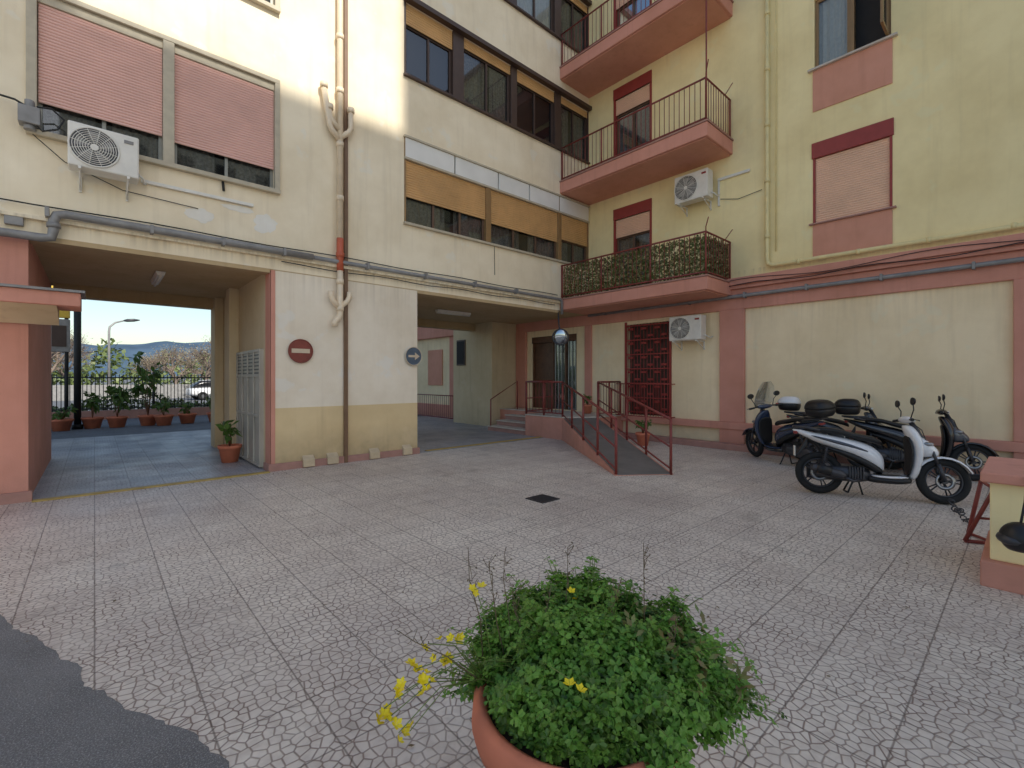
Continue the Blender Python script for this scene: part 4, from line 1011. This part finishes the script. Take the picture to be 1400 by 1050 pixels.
def car(x, y, ang, mat):
    e = empty('parked_car'); e.matrix_world = Matrix.Translation((x, y, 0)) @ Matrix.Rotation(ang, 4, 'Z')
    mb = MB(); mb.loft([ringx(-2.0,.62,.70,.20,18,4), ringx(-1.9,.60,.80,.30,18,4), ringx(-1.0,.60,.85,.36,18,4), ringx(.9,.58,.85,.34,18,4), ringx(1.7,.54,.80,.26,18,4), ringx(2.0,.50,.66,.17,18,4)]); mb.obj('body', mat, e, sub=1)
    mb = MB(); mb.loft([ringx(-1.85,.95,.60,.05,18,4), ringx(-1.4,1.12,.66,.26,18,4), ringx(-.9,1.18,.66,.29,18,4), ringx(.1,1.18,.66,.27,18,4), ringx(.6,1.05,.68,.18,18,4), ringx(1.1,.9,.7,.04,18,4)]); mb.obj('cabin_glass', 'pblack', e, sub=1)
    mb = MB(); mb.loft([ringx(-1.35,1.40,.5,.02,18,4), ringx(-.9,1.46,.56,.025,18,4), ringx(-.1,1.45,.56,.025,18,4), ringx(.2,1.41,.5,.02,18,4)]); mb.obj('roof', mat, e, sub=1)
    mb = MB()
    for wx in (-1.25, 1.25):
        for s in (-.80, .80): mb.torus((wx, s, .31), (0,1,0), .21, .10, 20, 8)
    mb.obj('tyres', 'rubber', e)
    mb = MB()
    for wx in (-1.25, 1.25):
        for s in (-.84, .80): mb.disc((wx, s, .31), (0,1,0), .2, 16, .04)
    mb.obj('wheels', 'metal', e)
car(7.0, 41, .1, 'pwhite'); car(12.2, 41.5, 0, 'pgrey'); car(-5.5, 40, 0, 'pwhite')
mb = MB(); mb.box(-60, 60, 46, 46.3, 0, 1.1); mb.obj('boundary_wall', 'grey')
dm = MB()
for i in range(12000):
    x = random.uniform(-70, 60); h = 4.2+1.6*mnoise.noise(Vector((x*.3, 0, 0)))*2+.8*sin(x*.9+1); p = Vector((x, 75+random.uniform(0,4), random.uniform(.3, max(1, h)))); leafquad(dm, p, rvec(), rvec(), .7, .5)
dm.obj('distant_trees', 'hedge')
hl = MB(); M['hill'] = plain('hazy_hill', (84, 104, 124), 1, var=.35, scale=.008, spec=0)  # distance haze is put into the bluish base colour
rows = []
for j in range(7):
    row = []
    for i in range(241):
        x = -5200+i*47; t = j/6
        h = 108+60*math.exp(-((x-420)/420)**2)+40*math.exp(-((x+900)/600)**2)+50*mnoise.noise(Vector((x*.0018, 0, 2)))+24*mnoise.noise(Vector((x*.006, 0, 5)))+9*mnoise.noise(Vector((x*.02, 0, 1)))
        row.append((x, 2600+t*700, h*sin(t*pi/2)*1.3+14*mnoise.noise(Vector((x*.01, t*4, 9)))*(1-t)*t*4))
    rows.append(row)
hl.loft(rows, cap=False, closed=False); hl.obj('hills', 'hill')

# unseen block added behind the viewpoint: shades the courtyard, notched for the sun patch
OP = empty('sun_blocker_building')
EL = radians(38)
mb = MB(); mb.box(-1.7, -.25, -28, -24, 0, 39.2); mb.box(4.74, 11.2, -28, -24, 0, 39.2); mb.box(-.25, 4.74, -28, -24, 0, 32.2); mb.obj('blocker_walls', 'cream', OP)
mb = MB()
for fl in range(12):
    for i in range(5):
        x = -1.2+i*2.7; z = 1.2+fl*3.05
        if x < 5.4 and z > 29: continue
        mb.box(x, x+1.3, -24.001, -23.97, z, z+1.5)
mb.obj('blocker_windows', 'dark', OP)

# ---------------------------------------------------------------- light & camera
w = bpy.data.worlds.new('World'); SC.world = w; w.use_nodes = True
nt = w.node_tree; bg = nt.nodes['Background']; sky = nt.nodes.new('ShaderNodeTexSky'); sky.sky_type = 'NISHITA'; sky.sun_disc = False
sky.sun_elevation = EL; sky.sun_rotation = radians(180); sky.air_density = 1.2; sky.dust_density = 1.0
nt.links.new(sky.outputs[0], bg.inputs[0]); bg.inputs[1].default_value = .15
L = bpy.data.lights.new('sun', 'SUN'); L.energy = 5; L.angle = radians(.5); L.color = (1, .95, .86)
lo = bpy.data.objects.new('sun', L); SC.collection.objects.link(lo); lo.rotation_euler = (pi/2-EL, 0, 0)
cam = bpy.data.cameras.new('camera'); co = bpy.data.objects.new('camera', cam); SC.collection.objects.link(co)
cam.sensor_width = 36; cam.lens = 636/1400*36; cam.shift_y = -8/1400; cam.clip_start = .05; cam.clip_end = 12000
co.location = (0, 0, 1.6); co.rotation_euler = (pi/2, 0, -TH); SC.camera = co
SC.view_settings.view_transform = 'Standard'; SC.view_settings.look = 'None'; SC.view_settings.exposure = 0
